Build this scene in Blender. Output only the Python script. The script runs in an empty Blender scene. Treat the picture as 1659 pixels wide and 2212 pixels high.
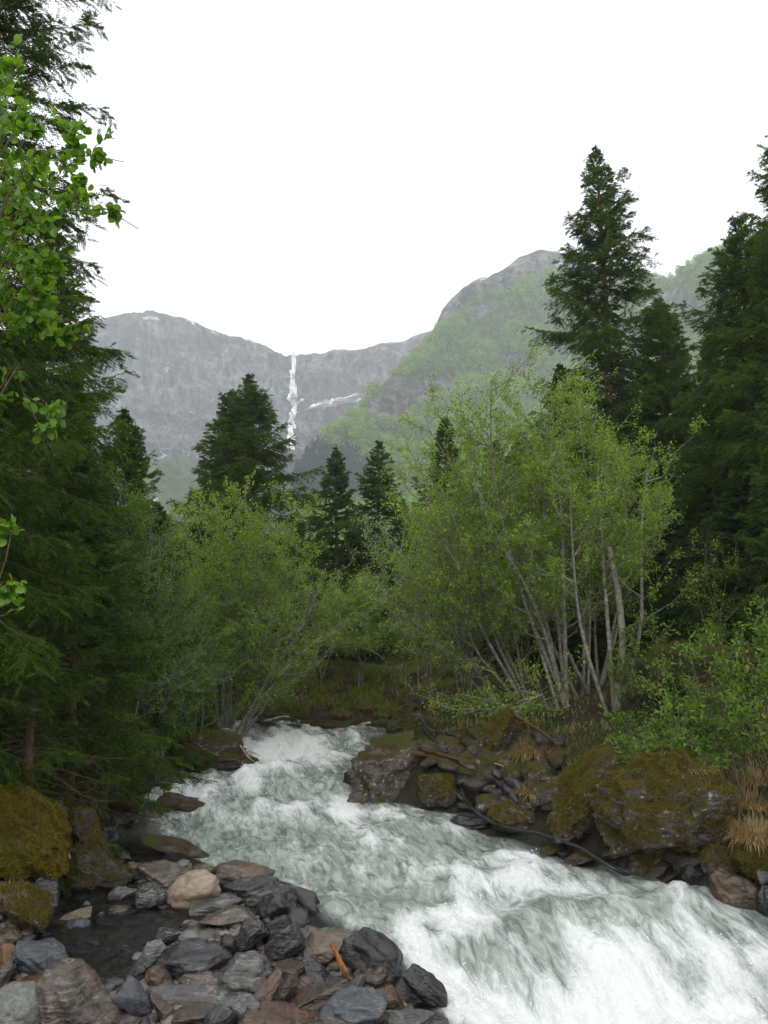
HAZE = 0.00037
EXPOSURE = 0.58
SKYV = 8.5
import bpy, bmesh, math, random
import numpy as np
from mathutils import Vector
sc = bpy.context.scene
COL = sc.collection
R = math.radians
rng = np.random.default_rng(7)

# ------------------------------------------------------------------ camera mapping (photograph pixels -> points in the place)
CAMZ = 4.0
PITCH = R(7.73)
FOC = 796.0
K = 768/1659.0          # displayed photograph (1659 x 2212) -> frame pixels
cP, sP = math.cos(PITCH), math.sin(PITCH)
def ray(dx, dy):
    u = (dx*K-384)/FOC; v = (512-dy*K)/FOC
    return u, cP-v*sP, sP+v*cP
def at(dx, dy, Y):
    a, b, c = ray(dx, dy)
    return np.array([a/b*Y, Y, CAMZ+c/b*Y])

# ------------------------------------------------------------------ numeric helpers
def smooth(t):
    t = np.clip(t, 0, 1); return t*t*(3-2*t)
def _hash(ix, iy, iz, seed):
    h = (ix.astype(np.int64)*374761393 + iy.astype(np.int64)*668265263 + iz.astype(np.int64)*2147483647 + seed*974711) & 0xffffffff
    h = ((h ^ (h >> 13))*1274126177) & 0xffffffff
    h = ((h ^ (h >> 16))*2246822519) & 0xffffffff
    return h ^ (h >> 15)
_G = np.array([(1,1,0),(-1,1,0),(1,-1,0),(-1,-1,0),(1,0,1),(-1,0,1),(1,0,-1),(-1,0,-1),(0,1,1),(0,-1,1),(0,1,-1),(0,-1,-1)], float)
def gnoise(p, seed=0):
    p = np.asarray(p, float); i = np.floor(p); f = p-i
    w = f*f*f*(f*(f*6-15)+10); out = 0
    for a in (0, 1):
        for b in (0, 1):
            for c in (0, 1):
                g = _G[_hash(i[:,0]+a, i[:,1]+b, i[:,2]+c, seed) % 12]
                d = f-np.array([a, b, c])
                k = (w[:,0] if a else 1-w[:,0])*(w[:,1] if b else 1-w[:,1])*(w[:,2] if c else 1-w[:,2])
                out = out+k*(g*d).sum(1)
    return out
def fbm(p, octv=4, seed=0, gain=.5, lac=2.03):
    p = np.asarray(p, float); s = 0; a = 1.0
    for o in range(octv):
        s = s+a*gnoise(p, seed+o*17); p = p*lac+13.7; a *= gain
    return s
def ridged(p, octv=4, seed=0, gain=.5):
    p = np.asarray(p, float); s = 0; a = 1.0
    for o in range(octv):
        s = s+a*(1-2*np.abs(gnoise(p, seed+o*17))); p = p*2.03+5.1; a *= gain
    return s
def xyz(x, y, z): return np.stack([np.broadcast_to(q, np.broadcast(x, y, z).shape).ravel() for q in (x, y, z)], 1)
def norm(a): return a/np.maximum(np.linalg.norm(a, axis=-1, keepdims=True), 1e-9)

# ------------------------------------------------------------------ scene helpers
def mesh(name, V, F, mat=None, smooth_shade=True, attrs=None):
    V = np.asarray(V, np.float32)
    Fs = F if isinstance(F, (list, tuple)) else [F]
    Fs = [np.asarray(f, np.int32) for f in Fs if len(f)]
    me = bpy.data.meshes.new(name)
    me.vertices.add(len(V)); me.vertices.foreach_set('co', V.ravel())
    idx = np.concatenate([f.ravel() for f in Fs]); tot = np.concatenate([np.full(len(f), f.shape[1], np.int32) for f in Fs])
    st = np.concatenate([[0], np.cumsum(tot)[:-1]]).astype(np.int32)
    me.loops.add(len(idx)); me.loops.foreach_set('vertex_index', idx)
    me.polygons.add(len(tot)); me.polygons.foreach_set('loop_start', st)
    try: me.polygons.foreach_set('loop_total', tot)
    except Exception: pass
    me.polygons.foreach_set('use_smooth', np.full(len(tot), smooth_shade, bool))
    me.update(calc_edges=True)
    for k, v in (attrs or {}).items():
        at_ = me.attributes.new(k, 'FLOAT', 'POINT'); at_.data.foreach_set('value', np.asarray(v, np.float32).ravel())
    if mat: me.materials.append(mat)
    return me
def link(name, me, parent=None, loc=(0,0,0), rot=(0,0,0), scale=(1,1,1)):
    o = bpy.data.objects.new(name, me); COL.objects.link(o)
    if parent: o.parent = parent
    o.location = loc; o.rotation_euler = rot; o.scale = scale
    return o
def tag(o, label=None, cat=None, group=None, kind=None):
    if label: o['label'] = label
    if cat: o['category'] = cat
    if group: o['group'] = group
    if kind: o['kind'] = kind
    return o
def thing(name, label, cat, loc, group=None, rz=0):
    return tag(link(name, None, None, loc, (0,0,rz)), label, cat, group)
def gridF(n, m):
    i = np.arange(n*m).reshape(n, m)
    return np.stack([i[:-1,:-1].ravel(), i[:-1,1:].ravel(), i[1:,1:].ravel(), i[1:,:-1].ravel()], 1)

def tubes(lines, radii, sides=4):
    """lines: list of (K,3) arrays of one K; radii: list of (K,). Returns verts, quads"""
    L = np.asarray(lines, float); Rr = np.asarray(radii, float)
    N, Kp = L.shape[:2]
    T = np.empty_like(L); T[:,1:-1] = L[:,2:]-L[:,:-2]; T[:,0] = L[:,1]-L[:,0]; T[:,-1] = L[:,-1]-L[:,-2]
    T = norm(T)
    ref = np.where(np.abs(T[:,:1,2:3]) > .9, np.array([1.,0,0]), np.array([0,0,1.]))
    A = norm(np.cross(T, np.broadcast_to(ref, T.shape))); B = np.cross(T, A)
    th = np.arange(sides)/sides*2*math.pi
    V = L[:,:,None]+Rr[:,:,None,None]*(np.cos(th)[None,None,:,None]*A[:,:,None]+np.sin(th)[None,None,:,None]*B[:,:,None])
    b = (np.arange(N)*Kp*sides)[:,None,None]; k = (np.arange(Kp-1)*sides)[None,:,None]; s = np.arange(sides)[None,None]; s2 = (s+1) % sides
    F = np.stack([b+k+s, b+k+s2, b+k+sides+s2, b+k+sides+s], -1).reshape(-1, 4)
    return V.reshape(-1, 3), F
class Acc:
    def __init__(s): s.V = []; s.F = []; s.n = 0
    def add(s, V, F):
        if len(V) == 0: return
        s.V.append(V); s.F.append(np.asarray(F)+s.n); s.n += len(V)
    def mesh(s, name, mat, sm=True):
        by = {}
        for f in s.F: by.setdefault(f.shape[1], []).append(f)
        return mesh(name, np.concatenate(s.V), [np.concatenate(v) for v in by.values()], mat, sm)
def resample(P, n):
    P = np.asarray(P, float); d = np.concatenate([[0], np.cumsum(np.linalg.norm(np.diff(P, axis=0), axis=1))])
    t = np.linspace(0, d[-1], n); return np.stack([np.interp(t, d, P[:,i]) for i in range(3)], 1)
def curve(P, n):      # Catmull-Rom through the points
    P = np.asarray(P, float); Q = np.vstack([2*P[0]-P[1], P, 2*P[-1]-P[-2]])
    out = []
    for i in range(len(P)-1):
        p0, p1, p2, p3 = Q[i:i+4]
        for t in np.linspace(0, 1, 9)[:-1]:
            out.append(.5*((2*p1)+(p2-p0)*t+(2*p0-5*p1+4*p2-p3)*t*t+(-p0+3*p1-3*p2+p3)*t**3))
    out.append(P[-1]); return resample(out, n)

# ------------------------------------------------------------------ material helpers
def newmat(name):
    m = bpy.data.materials.new(name); m.use_nodes = True
    nt = m.node_tree; nt.nodes.clear()
    return m, nt
class NT:
    def __init__(s, name):
        s.m, s.t = newmat(name); s.out = s.t.nodes.new('ShaderNodeOutputMaterial')
    def n(s, typ, **kw):
        nd = s.t.nodes.new('ShaderNode'+typ)
        for k, v in kw.items():
            if k.startswith('i_'):
                key = k[2:]; key = int(key) if key.isdigit() else key.replace('_', ' ')
                if isinstance(v, tuple) and len(v) == 3 and nd.inputs[key].type == 'RGBA': v = v+(1,)
                nd.inputs[key].default_value = v
            else: setattr(nd, k, v)
        return nd
    def l(s, a, b): s.t.links.new(a, b)
    def noise(s, vec, scale, detail=5, rough=.55, dist=0):
        n = s.n('TexNoise', i_Scale=scale, i_Detail=detail, i_Roughness=rough, i_Distortion=dist)
        if vec is not None: s.l(vec, n.inputs['Vector'])
        return n.outputs['Fac']
    def ramp(s, fac, *st):
        r = s.n('ValToRGB'); e = r.color_ramp.elements
        while len(e) < len(st): e.new(.5)
        for el, (p, c) in zip(e, st):
            el.position = p; el.color = (c if isinstance(c, tuple) else (c, c, c))+(1,)
        s.l(fac, r.inputs[0]); return r.outputs[0]
    def mix(s, fac, a, b, typ='MIX'):
        x = s.n('Mix', data_type='RGBA', blend_type=typ)
        for sock, v in ((x.inputs[0], fac), (x.inputs[6], a), (x.inputs[7], b)):
            if isinstance(v, (int, float)): sock.default_value = v if sock.type == 'VALUE' else (v, v, v, 1)
            elif isinstance(v, tuple): sock.default_value = v+(1,)
            else: s.l(v, sock)
        return x.outputs[2]
    def math(s, op, a, b=None, clamp=False):
        x = s.n('Math', operation=op, use_clamp=clamp)
        for sock, v in zip(x.inputs, (a, b)):
            if v is None: continue
            if isinstance(v, (int, float)): sock.default_value = v
            else: s.l(v, sock)
        return x.outputs[0]
    def scale(s, vec, sx, sy, sz):
        x = s.n('Mapping'); x.inputs['Scale'].default_value = (sx, sy, sz); s.l(vec, x.inputs[0]); return x.outputs[0]
    def offs(s):          # object coordinates, shifted by the object's own random number
        tc = s.n('TexCoord'); oi = s.n('ObjectInfo')
        sc_ = s.n('VectorMath', operation='SCALE'); s.l(oi.outputs['Random'], sc_.inputs[3]); sc_.inputs[0].default_value = (37, 91, 53)
        ad = s.n('VectorMath', operation='ADD'); s.l(tc.outputs['Object'], ad.inputs[0]); s.l(sc_.outputs[0], ad.inputs[1])
        return ad.outputs[0], oi.outputs['Random']
    def bump(s, h, strength=.5, dist=.02):
        b = s.n('Bump', i_Strength=strength, i_Distance=dist); s.l(h, b.inputs['Height']); return b.outputs[0]
    def attr(s, name): return s.n('Attribute', attribute_name=name).outputs['Fac']
    def done(s, sh): s.l(sh, s.out.inputs[0]); return s.m
    def bsdf(s, col, rough=.7, normal=None, spec=.3, **kw):
        b = s.n('BsdfPrincipled')
        for nm, v in (('Base Color', col), ('Roughness', rough)):
            if isinstance(v, (int, float)): b.inputs[nm].default_value = v
            elif isinstance(v, tuple): b.inputs[nm].default_value = v+(1,)
            else: s.l(v, b.inputs[nm])
        b.inputs['Specular IOR Level'].default_value = spec
        b.inputs['Coat Weight'].default_value = kw.get('coat', 0); b.inputs['Coat Roughness'].default_value = .14
        if normal is not None:
            s.l(normal, b.inputs['Normal'])
            if kw.get('coat'): s.l(normal, b.inputs['Coat Normal'])
        return b.outputs[0]

def mat_leaf(name, a, b, trans=.45, gloss=.06, rough=.45, tcol=None, tone=None):
    n = NT(name); g = n.n('NewGeometry'); gloss *= .45
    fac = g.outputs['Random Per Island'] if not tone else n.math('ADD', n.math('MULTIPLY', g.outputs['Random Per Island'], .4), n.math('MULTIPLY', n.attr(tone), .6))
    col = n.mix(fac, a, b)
    d = n.n('BsdfDiffuse'); n.l(col, d.inputs[0])
    t = n.n('BsdfTranslucent')
    n.l(n.mix(fac, *(tcol or (tuple(min(1, x*1.5) for x in a), tuple(min(1, x*1.5) for x in b)))), t.inputs[0])
    m = n.n('MixShader', i_0=trans); n.l(d.outputs[0], m.inputs[1]); n.l(t.outputs[0], m.inputs[2])
    gl = n.n('BsdfGlossy', i_Roughness=rough); gl.inputs[0].default_value = (.9,.95,1,1)
    m2 = n.n('MixShader', i_0=gloss); n.l(m.outputs[0], m2.inputs[1]); n.l(gl.outputs[0], m2.inputs[2])
    return n.done(m2.outputs[0])
def mat_bark(name, a, b, scale=8, moss=0.0, mosscol=(.06,.07,.012), stretch=.25):
    n = NT(name); v, rnd = n.offs()
    f = n.noise(n.scale(v, 1, 1, stretch), scale, 6, .65)
    col = n.mix(n.ramp(f, (.35, 0.0), (.65, 1.0)), a, b)
    f2 = n.noise(v, 3, 4); 
    if moss: col = n.mix(n.math('MULTIPLY', n.ramp(f2, (.42, 0.0), (.6, 1.0)), moss), col, mosscol)
    return n.done(n.bsdf(col, .9, n.bump(f, .6, .02), .15))
# ------------------------------------------------------------------ river plan
def zw(y): return np.clip((np.asarray(y, float)-8.6)*.0695, -.35, 1.084)
def on_water(dx, dy):
    a, b, c = ray(dx, dy); s = c/b
    Y = (CAMZ+.5977)/(.0695-s); return np.array([a/b*Y, Y])
def _edge(pts):
    p = np.array([on_water(*q) for q in pts]); o = np.argsort(p[:,1]); return p[o,1], p[o,0]
LY, LX = _edge([(470,1572),(520,1610),(480,1650),(400,1680),(330,1712),(270,1755),(215,1800),(200,1860),(130,1905),(60,1960),(30,2060),(-60,2120),(-120,2212)])
RY, RX = _edge([(838,1583),(800,1635),(765,1690),(830,1738),(900,1750),(1010,1760),(1060,1795),(1180,1840),(1370,1900),(1540,1930),(1659,1990),(1760,2060),(1800,2212)])
BY, BX = _edge([(330,1800),(470,1870),(640,1905),(690,1960),(745,2010),(840,2060),(900,2110),(950,2160),(970,2212)])   # water edge of the cobble bar
YB = 24.2
bar_top = on_water(400, 1840)[1]
pool = [(*on_water(dx, dy), r) for dx, dy, r in ((150,1990,.55),(250,1985,.6),(330,1990,.5),(170,2060,.4),(270,2085,.5),(200,1930,.5))]
def H(x, y):
    x = np.asarray(x, float); y = np.asarray(y, float); sh = np.broadcast(x, y).shape
    x = np.broadcast_to(x, sh).ravel(); y = np.broadcast_to(y, sh).ravel()
    dl = np.interp(y, LY, LX)-x; dr = x-np.interp(y, RY, RX)
    dl = np.where(y > YB, -4.6-x, dl)
    d = np.maximum(np.maximum(dl, dr), y-YB)
    z0 = zw(np.minimum(y, YB))
    far = (y-YB >= np.maximum(dl, dr)); fy = np.clip(y-YB, 0, 99)
    out = np.where(far, .16*smooth(fy/.5)+.62*smooth(fy/4.2), .55*smooth(d/.9))+.085*np.clip(y-YB, 0, 40)+.17*np.clip(dl-.2, 0, 14)+.23*np.clip(dr-.2, 0, 13)+.25*smooth((y-YB)/2.5)
    ins = -(.5+.7*smooth((12.5-y)/2.5))*smooth(-d/1.4)
    h = z0+np.where(d > 0, out, ins)
    bx = np.interp(y, BY, BX)
    w = smooth((bx-x+.1)/.5)*smooth((bar_top-y+.2)/.8)*(d < .3)
    barh = z0+.03-.06*smooth((y-9.5)/1.5)
    for px, py, r in pool: barh = barh-.13*np.exp(-((x-px)**2+(y-py)**2)/r**2)
    h = h*(1-w)+np.maximum(h, barh)*w
    h = h+smooth((5.2-y)/4)*np.maximum(0, 2.35-h)
    p = xyz(x, y, np.zeros_like(x))
    amp = .25+.75*smooth(d/2)
    h = h+amp*(.14*fbm(p*.8, 3, 3)+.35*smooth((d-3)/8)*fbm(p*.22, 3, 9))
    return h.reshape(sh)
def H1(x, y): return float(H(np.array([x]), np.array([y]))[0])
_Ys = np.arange(6, 70, .04)
def hit(dx, dy, water=True):
    a, b, c = ray(dx, dy)
    x = a/b*_Ys; z = CAMZ+c/b*_Ys; h = H(x, _Ys)
    if water:
        inw = (_Ys < YB)
        h = np.where(inw, np.maximum(h, zw(_Ys)), h)
    k = np.argmax(z <= h)
    if z[k] > h[k]: k = len(_Ys)-1
    return np.array([x[k], _Ys[k], h[k]])

# ------------------------------------------------------------------ ground materials
def mat_ground():
    n = NT('forest_floor'); tc = n.n('TexCoord'); v = tc.outputs['Object']
    f1 = n.noise(v, .8, 5, .6); f2 = n.noise(v, 5, 6, .65); f3 = n.noise(v, 30, 4, .7)
    c = n.mix(n.ramp(f1, (.4, 0.0), (.6, 1.0)), (.022,.017,.007), (.026,.040,.008))
    c = n.mix(n.ramp(f2, (.45, 0.0), (.62, 1.0)), c, (.050,.032,.010))
    c = n.mix(n.ramp(f3, (.4, 0.0), (.7, .8)), c, (.010,.009,.005))
    w = n.attr('wet')
    bed = n.mix(n.ramp(f2, (.35, 0.0), (.65, 1.0)), (.014,.013,.010), (.040,.037,.028))
    c = n.mix(w, c, bed)
    r = n.math('SUBTRACT', .95, n.math('MULTIPLY', w, .55))
    return n.done(n.bsdf(c, r, n.bump(n.math('ADD', f2, n.math('MULTIPLY', f3, .6)), .9, .08), .3))
def grid_axis(a, b, fine0, fine1, df, dc):
    return np.unique(np.round(np.concatenate([np.arange(a, fine0, dc), np.arange(fine0, fine1, df), np.arange(fine1, b+dc, dc)]), 4))
gx = grid_axis(-48, 48, -9, 11, .09, .6); gy = grid_axis(-12, 75, 7, 28, .09, .6)
X, Y = np.meshgrid(gx, gy)
Z = H(X, Y)
wet = 1-smooth((Z-zw(np.minimum(Y, YB))-.05)/.25); wet = np.where(Y > 25.5, 0, wet)
g = link('ground', mesh('ground', xyz(X, Y, Z), gridF(len(gy), len(gx)), mat_ground(), True, {'wet': wet}))
tag(g, kind='structure')

# ------------------------------------------------------------------ river water
def mat_water():
    n = NT('torrent_water'); tc = n.n('TexCoord'); v = tc.outputs['Object']
    foam = n.attr('foam'); turb = n.attr('turb')
    mp = n.n('Mapping'); mp.inputs['Rotation'].default_value = (0, 0, -.30); n.l(v, mp.inputs[0])
    vs = n.scale(mp.outputs[0], 1.0, .34, .5)
    fl = n.noise(vs, 2.2, 5, .6, .9); fa = n.noise(vs, 7, 7, .68, 1.0); fb = n.noise(vs, 26, 5, .7, .6); fc = n.noise(v, 85, 3, .7)
    sb = lambda x, k: n.math('MULTIPLY', n.math('SUBTRACT', x, .5), k)
    q = n.math('ADD', n.math('ADD', sb(fl, 1.3), sb(fa, .64)), n.math('ADD', sb(fb, .42), sb(fc, .32)))
    m = n.math('ADD', q, foam)
    fm = n.ramp(m, (.30, 0.0), (.52, .30), (.70, .72), (.95, 1.0))
    hb = n.math('ADD', n.math('MULTIPLY', fa, 1.0), n.math('ADD', n.math('MULTIPLY', fb, .5), n.math('MULTIPLY', fc, .22)))
    nb = n.bump(hb, .42, .045)
    # clear water
    gl = n.n('BsdfPrincipled', i_Roughness=.04, i_IOR=1.33); gl.inputs['Base Color'].default_value = (.72,.80,.74,1); gl.inputs['Transmission Weight'].default_value = 1.0
    n.l(nb, gl.inputs['Normal'])
    # aerated water: milky grey green with a glossy skin
    tcol = n.mix(n.ramp(fa, (.35, 0.0), (.62, 1.0)), (.085,.105,.090), (.33,.375,.34))
    tb = n.bsdf(tcol, .12, nb, .5)
    m1 = n.n('MixShader'); n.l(turb, m1.inputs[0]); n.l(gl.outputs[0], m1.inputs[1]); n.l(tb, m1.inputs[2])
    fo = n.bsdf(n.mix(fb, (.70,.75,.73), (.90,.915,.905)), .55, n.bump(hb, .9, .06), .3)
    m2 = n.n('MixShader'); n.l(fm, m2.inputs[0]); n.l(m1.outputs[0], m2.inputs[1]); n.l(fo, m2.inputs[2])
    return n.done(m2.outputs[0])
# how frothy the stream runs at each place: (point, radius across, radius along, value)
FO = [(1400,2120,2.2,1.0,.50),(1250,2170,1.5,.8,.48),(1560,2060,1.5,1.0,.28),(1150,2090,.35,.5,-.15),(1500,2060,.5,.2,-.2),(1420,2160,.9,.12,-.14),(1000,2120,.8,.6,.45),(620,1640,1.6,1.6,.35),(700,1600,2,2,.3),(520,1690,1.5,1.2,.25),
      (620,1740,1.0,1.0,.3),(950,1880,.9,.5,.3),(930,1980,.8,.45,.33),(1090,1910,.7,.35,.3),(1300,1930,1.5,.35,.25),(1520,1960,.9,.35,.2),(1130,1860,.8,.3,.3),(960,1800,.9,.3,.25),
      (740,1880,.8,.7,-.22),(800,1950,.8,.4,-.22),(600,1840,1.0,.9,-.06),(420,1790,.9,.8,-.25),(1190,2010,.45,.3,-.45),(1080,2050,.4,.22,-.30),(1320,1940,.7,.14,-.32),(1150,1800,1.6,.45,-.32),(560,1655,.9,.4,-.25),
      (1400,1985,.25,.15,-.3),(1250,1985,.7,.25,-.28),(880,1920,.7,.2,-.25),(1480,1940,.5,.12,-.25),(960,2060,.5,.2,-.35),(800,1760,1.2,.25,-.12)]
FOp = [(*on_water(a, b), r1, r2, v) for a, b, r1, r2, v in FO]
# humps and holes of the surface: (point, radius x, radius y, height)
HU = [(1180,1985,.65,.40,.26),(1080,2020,.5,.35,.16),(1400,1970,.7,.35,.26),(960,1960,.5,.35,.14),(1000,1905,.6,.35,.14),(1290,1890,.9,.30,.12),(660,1600,.8,.5,.14),(600,1590,.7,.4,.10),(760,1588,.7,.4,.12),(540,1680,.8,.5,.10),(440,1745,.6,.4,.10),
      (850,1800,.7,.4,.1),(1250,2110,.8,.45,-.22),(1500,2080,1.2,.5,-.15),(820,1905,.7,.4,-.10),(1550,1955,.5,.3,.15),(700,1690,.7,.4,.1)]
HUp = [(*on_water(a, b), r1, r2, v) for a, b, r1, r2, v in HU]
drop = on_water(1300, 2050)
def flow_xy(x, y):
    # coordinates along / across the stream: it runs towards the viewer, drifting to the right
    return (x+.28*(y-16)), (y-.28*x)
def water_fields(x, y):
    t, s = flow_xy(x, y)
    p = xyz(t*1.0, s*.42, np.zeros_like(x)); en = np.zeros_like(x)
    foam = .29+.62*fbm(p*.62, 2, 21)+.24*fbm(p*1.7, 3, 22)+.14*(ridged(p*1.2, 3, 23)-.8)
    for px, py, r1, r2, v in FOp:
        g_ = v*np.exp(-((x-px)/r1)**2-((y-py)/r2)**2); foam = foam+g_; en = en+g_
    en = np.clip(.42+1.3*en, .22, 1)
    xl = np.interp(y, LY, LX); xr = np.interp(y, RY, RX); bx = np.interp(y, BY, BX)
    side = smooth((xr-x)/.9)
    barw = smooth((bx-x+.12)/.3)*smooth((bar_top-y+.9)/.7)
    foam = foam*(.35+.65*side)*(1-.95*barw)-.25*barw
    upl = smooth((xl+1.6-x)/1.2)*(y < bar_top+2.6)
    foam = foam-.3*upl
    turb = np.clip(1-barw*1.0, 0, 1)*(.55+.45*side)*(1-.85*upl)
    rough = np.clip(turb, .07, 1)
    hh = zw(y)
    hh = hh-.34*smooth((drop[1]+.25*np.sin(x*2.1)-y)/.9)*smooth((x-bx-.05)/.8)
    hh = hh-.9*smooth((y-23.9)/1.3)
    hu = 0
    for px, py, r1, r2, v in HUp: hu = hu+v*np.exp(-((x-px)/r1)**2-((y-py)/r2)**2)
    rd = ridged(p*1.2, 3, 32)-.8
    foam = foam+.25*np.clip(rd, -.6, .8)*rough
    w = .22*fbm(p*.6, 2, 31)+.12*rd*en+.03*fbm(p*4.2, 3, 33)*en
    fz = np.clip(foam-.35, 0, .6)/.6
    q = xyz(t, s*.8, np.zeros_like(x))
    bub = .034*(ridged(q*3.4, 3, 41)-.6)+.026*(ridged(q*9.0, 3, 42)-.6)
    return hh+(w+hu)*rough*smooth((y-5)/2)+bub*fz*rough*en, foam, turb
wx = np.arange(-8.2, 9.2, .028); wy = np.concatenate([np.arange(5, 15, .026), np.arange(15, 27.5, .04)])
X, Y = np.meshgrid(wx, wy); sh = X.shape
Zw, foam, turb = (a.reshape(sh) for a in water_fields(X.ravel(), Y.ravel()))
# far end dips under the bank
wo = link('river', mesh('river', xyz(X, Y, Zw), gridF(*sh), mat_water(), True, {'foam': foam, 'turb': turb}))
tag(wo, kind='structure')
def water_z(x, y): return water_fields(np.atleast_1d(np.asarray(x, float)), np.atleast_1d(np.asarray(y, float)))[0]
# spray thrown up over the crests
ns = 9000
i = rng.integers(0, sh[0], 60000); j = rng.integers(0, sh[1], 60000)
pr = np.clip(foam[i, j]-.55, 0, .5)*np.clip(turb[i, j], 0, 1)
gz = np.abs(np.gradient(Zw, axis=0))[i, j]+np.abs(np.gradient(Zw, axis=1))[i, j]
ok = rng.random(60000) < pr*gz/.012*1.2
i, j = i[ok][:ns], j[ok][:ns]
base = np.stack([X[i, j], Y[i, j], Zw[i, j]], 1)
base[:,:2] += rng.normal(0, .02, (len(base), 2)); base[:,2] += np.abs(rng.normal(0, .05, len(base)))+.005
r_ = rng.uniform(.003, .011, len(base))
oc = np.array([(1,0,0),(-1,0,0),(0,1,0),(0,-1,0),(0,0,1),(0,0,-1)], float)
of = np.array([(0,2,4),(2,1,4),(1,3,4),(3,0,4),(2,0,5),(1,2,5),(3,1,5),(0,3,5)])
n_ = NT('spray'); m_spray = n_.done(n_.bsdf((.92,.94,.94), .4))
V = base[:,None]+oc[None]*r_[:,None,None]*np.array([1, 1, 1.3])
F = (of[None]+(np.arange(len(base))*6)[:,None,None]).reshape(-1, 3)
tag(link('spray', mesh('spray', V.reshape(-1, 3), F, m_spray)), 'white spray droplets thrown up over the rapids', 'spray', kind='stuff')
# ------------------------------------------------------------------ mountains (real distances: the waterfall wall stands 1.6 km away)
def mat_mountain():
    n = NT('mountain_rock'); tc = n.n('TexCoord'); v = tc.outputs['Object']
    vs = n.scale(v, 1, 1, .12); vb = n.scale(v, .25, .25, 1.6)
    st = n.noise(vs, .045, 8, .7, .6); bd = n.noise(vb, .03, 6, .6); bg = n.noise(v, .006, 5, .6); fn = n.noise(v, .09, 6, .7)
    c = n.mix(n.ramp(st, (.40, 0.0), (.58, 1.0)), (.014,.016,.022), (.28,.285,.262))
    c = n.mix(n.ramp(bd, (.45, 0.0), (.58, .7)), c, (.085,.062,.038))
    c = n.mix(n.ramp(fn, (.42, .7), (.52, 0.0)), c, (.012,.014,.02))
    veg = n.attr('veg')
    vf = n.math('ADD', n.math('MULTIPLY', n.math('SUBTRACT', n.math('ADD', n.math('MULTIPLY', bg, .5), n.math('MULTIPLY', fn, .6)), .55), 3.0), veg)
    vg = n.mix(n.noise(v, .05, 5, .7), (.040,.090,.008), (.095,.110,.018))
    c = n.mix(n.ramp(vf, (.42, 0.0), (.62, 1.0)), c, vg)
    return n.done(n.bsdf(c, .95, n.bump(n.math('ADD', st, n.math('MULTIPLY', fn, .6)), 1.0, 9.0), .1))
M_mtn = mat_mountain()
def ridge_mass(name, ridge, Yr, prof, seed, amp, back=(.93, 160), nx=520, ny=150, vegf=None, foot=20):
    """ridge: photograph points of the skyline; Yr(dx): its distance; prof: (share of ridge height, distance share 0 foot..1 ridge)"""
    rx = np.array([p[0] for p in ridge], float); ry = np.array([p[1] for p in ridge], float)
    dx = np.linspace(rx[0], rx[-1], nx); dy = np.interp(dx, rx, ry)
    Yd = Yr(dx)
    a = (dx*K-384)/FOC; v = (512-dy*K)/FOC
    zr = CAMZ+(sP+v*cP)/(cP-v*sP)*Yd
    ang = a/(cP-v*sP)                      # plan direction of every column
    t = np.linspace(0, 1, ny)
    ph = np.array([p[0] for p in prof]); pd = np.array([p[1] for p in prof]); pt = np.linspace(0, 1, len(prof))
    hs = np.interp(t, pt, ph); ds = np.interp(t, pt, pd)
    hs = np.convolve(np.pad(hs, 3, 'edge'), np.ones(7)/7, 'valid'); ds = np.convolve(np.pad(ds, 3, 'edge'), np.ones(7)/7, 'valid')
    Yf = prof_foot[name](dx)
    D = Yf[None]+(Yd-Yf)[None]*ds[:,None]
    Zz = foot+(zr-foot)[None]*hs[:,None]
    # back of the mass, falling away behind the skyline
    D = np.vstack([D, D[-1]+back[1]*.4, D[-1]+back[1]]); Zz = np.vstack([Zz, foot+(zr-foot)*.985, foot+(zr-foot)*back[0]])
    Xx = ang[None]*D
    p = xyz(Xx, D, Zz)
    tt = np.concatenate([t, [1, 1]])[:,None]
    env = (smooth(tt/.15)*(1-.75*smooth((tt-.86)/.14))).repeat(nx, 1).ravel()
    dn = amp*(ridged(p*np.array([.011,.011,.0035]), 5, seed, .55)-.9)*.55+amp*.5*fbm(p*np.array([.004,.004,.008]), 4, seed+3)
    p[:,1] += -dn*env; p[:,2] += .25*dn*env
    p[:,2] += amp*.06*fbm(p*np.array([.03,.03,.0]), 4, seed+8)*(tt >= .99).repeat(nx, 1).ravel()
    vg = vegf(dx, tt, p.reshape(ny+2, nx, 3)) if vegf else np.zeros(len(p))
    o = link(name, mesh(name, p, gridF(ny+2, nx), M_mtn, True, {'veg': np.asarray(vg).ravel()}))
    tag(o, kind='structure')
    return p.reshape(ny+2, nx, 3), dx, t
prof_foot = {'mountain': lambda d: 420+0*d, 'hill': lambda d: np.interp(d, [600, 800, 1100, 1700, 2000], [300, 260, 190, 150, 140])}
wall_ridge = [(-700,560),(-200,640),(60,760),(140,735),(205,702),(250,684),(290,675),(330,677),(370,684),(400,690),(430,702),(460,716),(500,727),(540,735),(570,747),(595,760),(618,768),(632,771),(645,770),(665,763),(690,763),(725,757),(760,757),(800,748),(850,740),(900,727),(940,714),(1000,700),(1200,690)]
def veg_wall(dx, tt, p):
    z = p[..., 2]
    return .95*(1-smooth((z-120)/150))+.22*smooth((z-330)/60)*(1-smooth((z-430)/60))-.05+.12*smooth((600-dx)/400)[None]
Pw, wdx, wt = ridge_mass('mountain', wall_ridge, lambda d: 1600+.15*(d-640), [(0,0),(.12,.30),(.27,.50),(.40,.66),(.52,.74),(.56,.80),(.70,.86),(.86,.91),(.94,.955),(1,1)], 3, 55, vegf=veg_wall, nx=620, ny=190)
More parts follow.
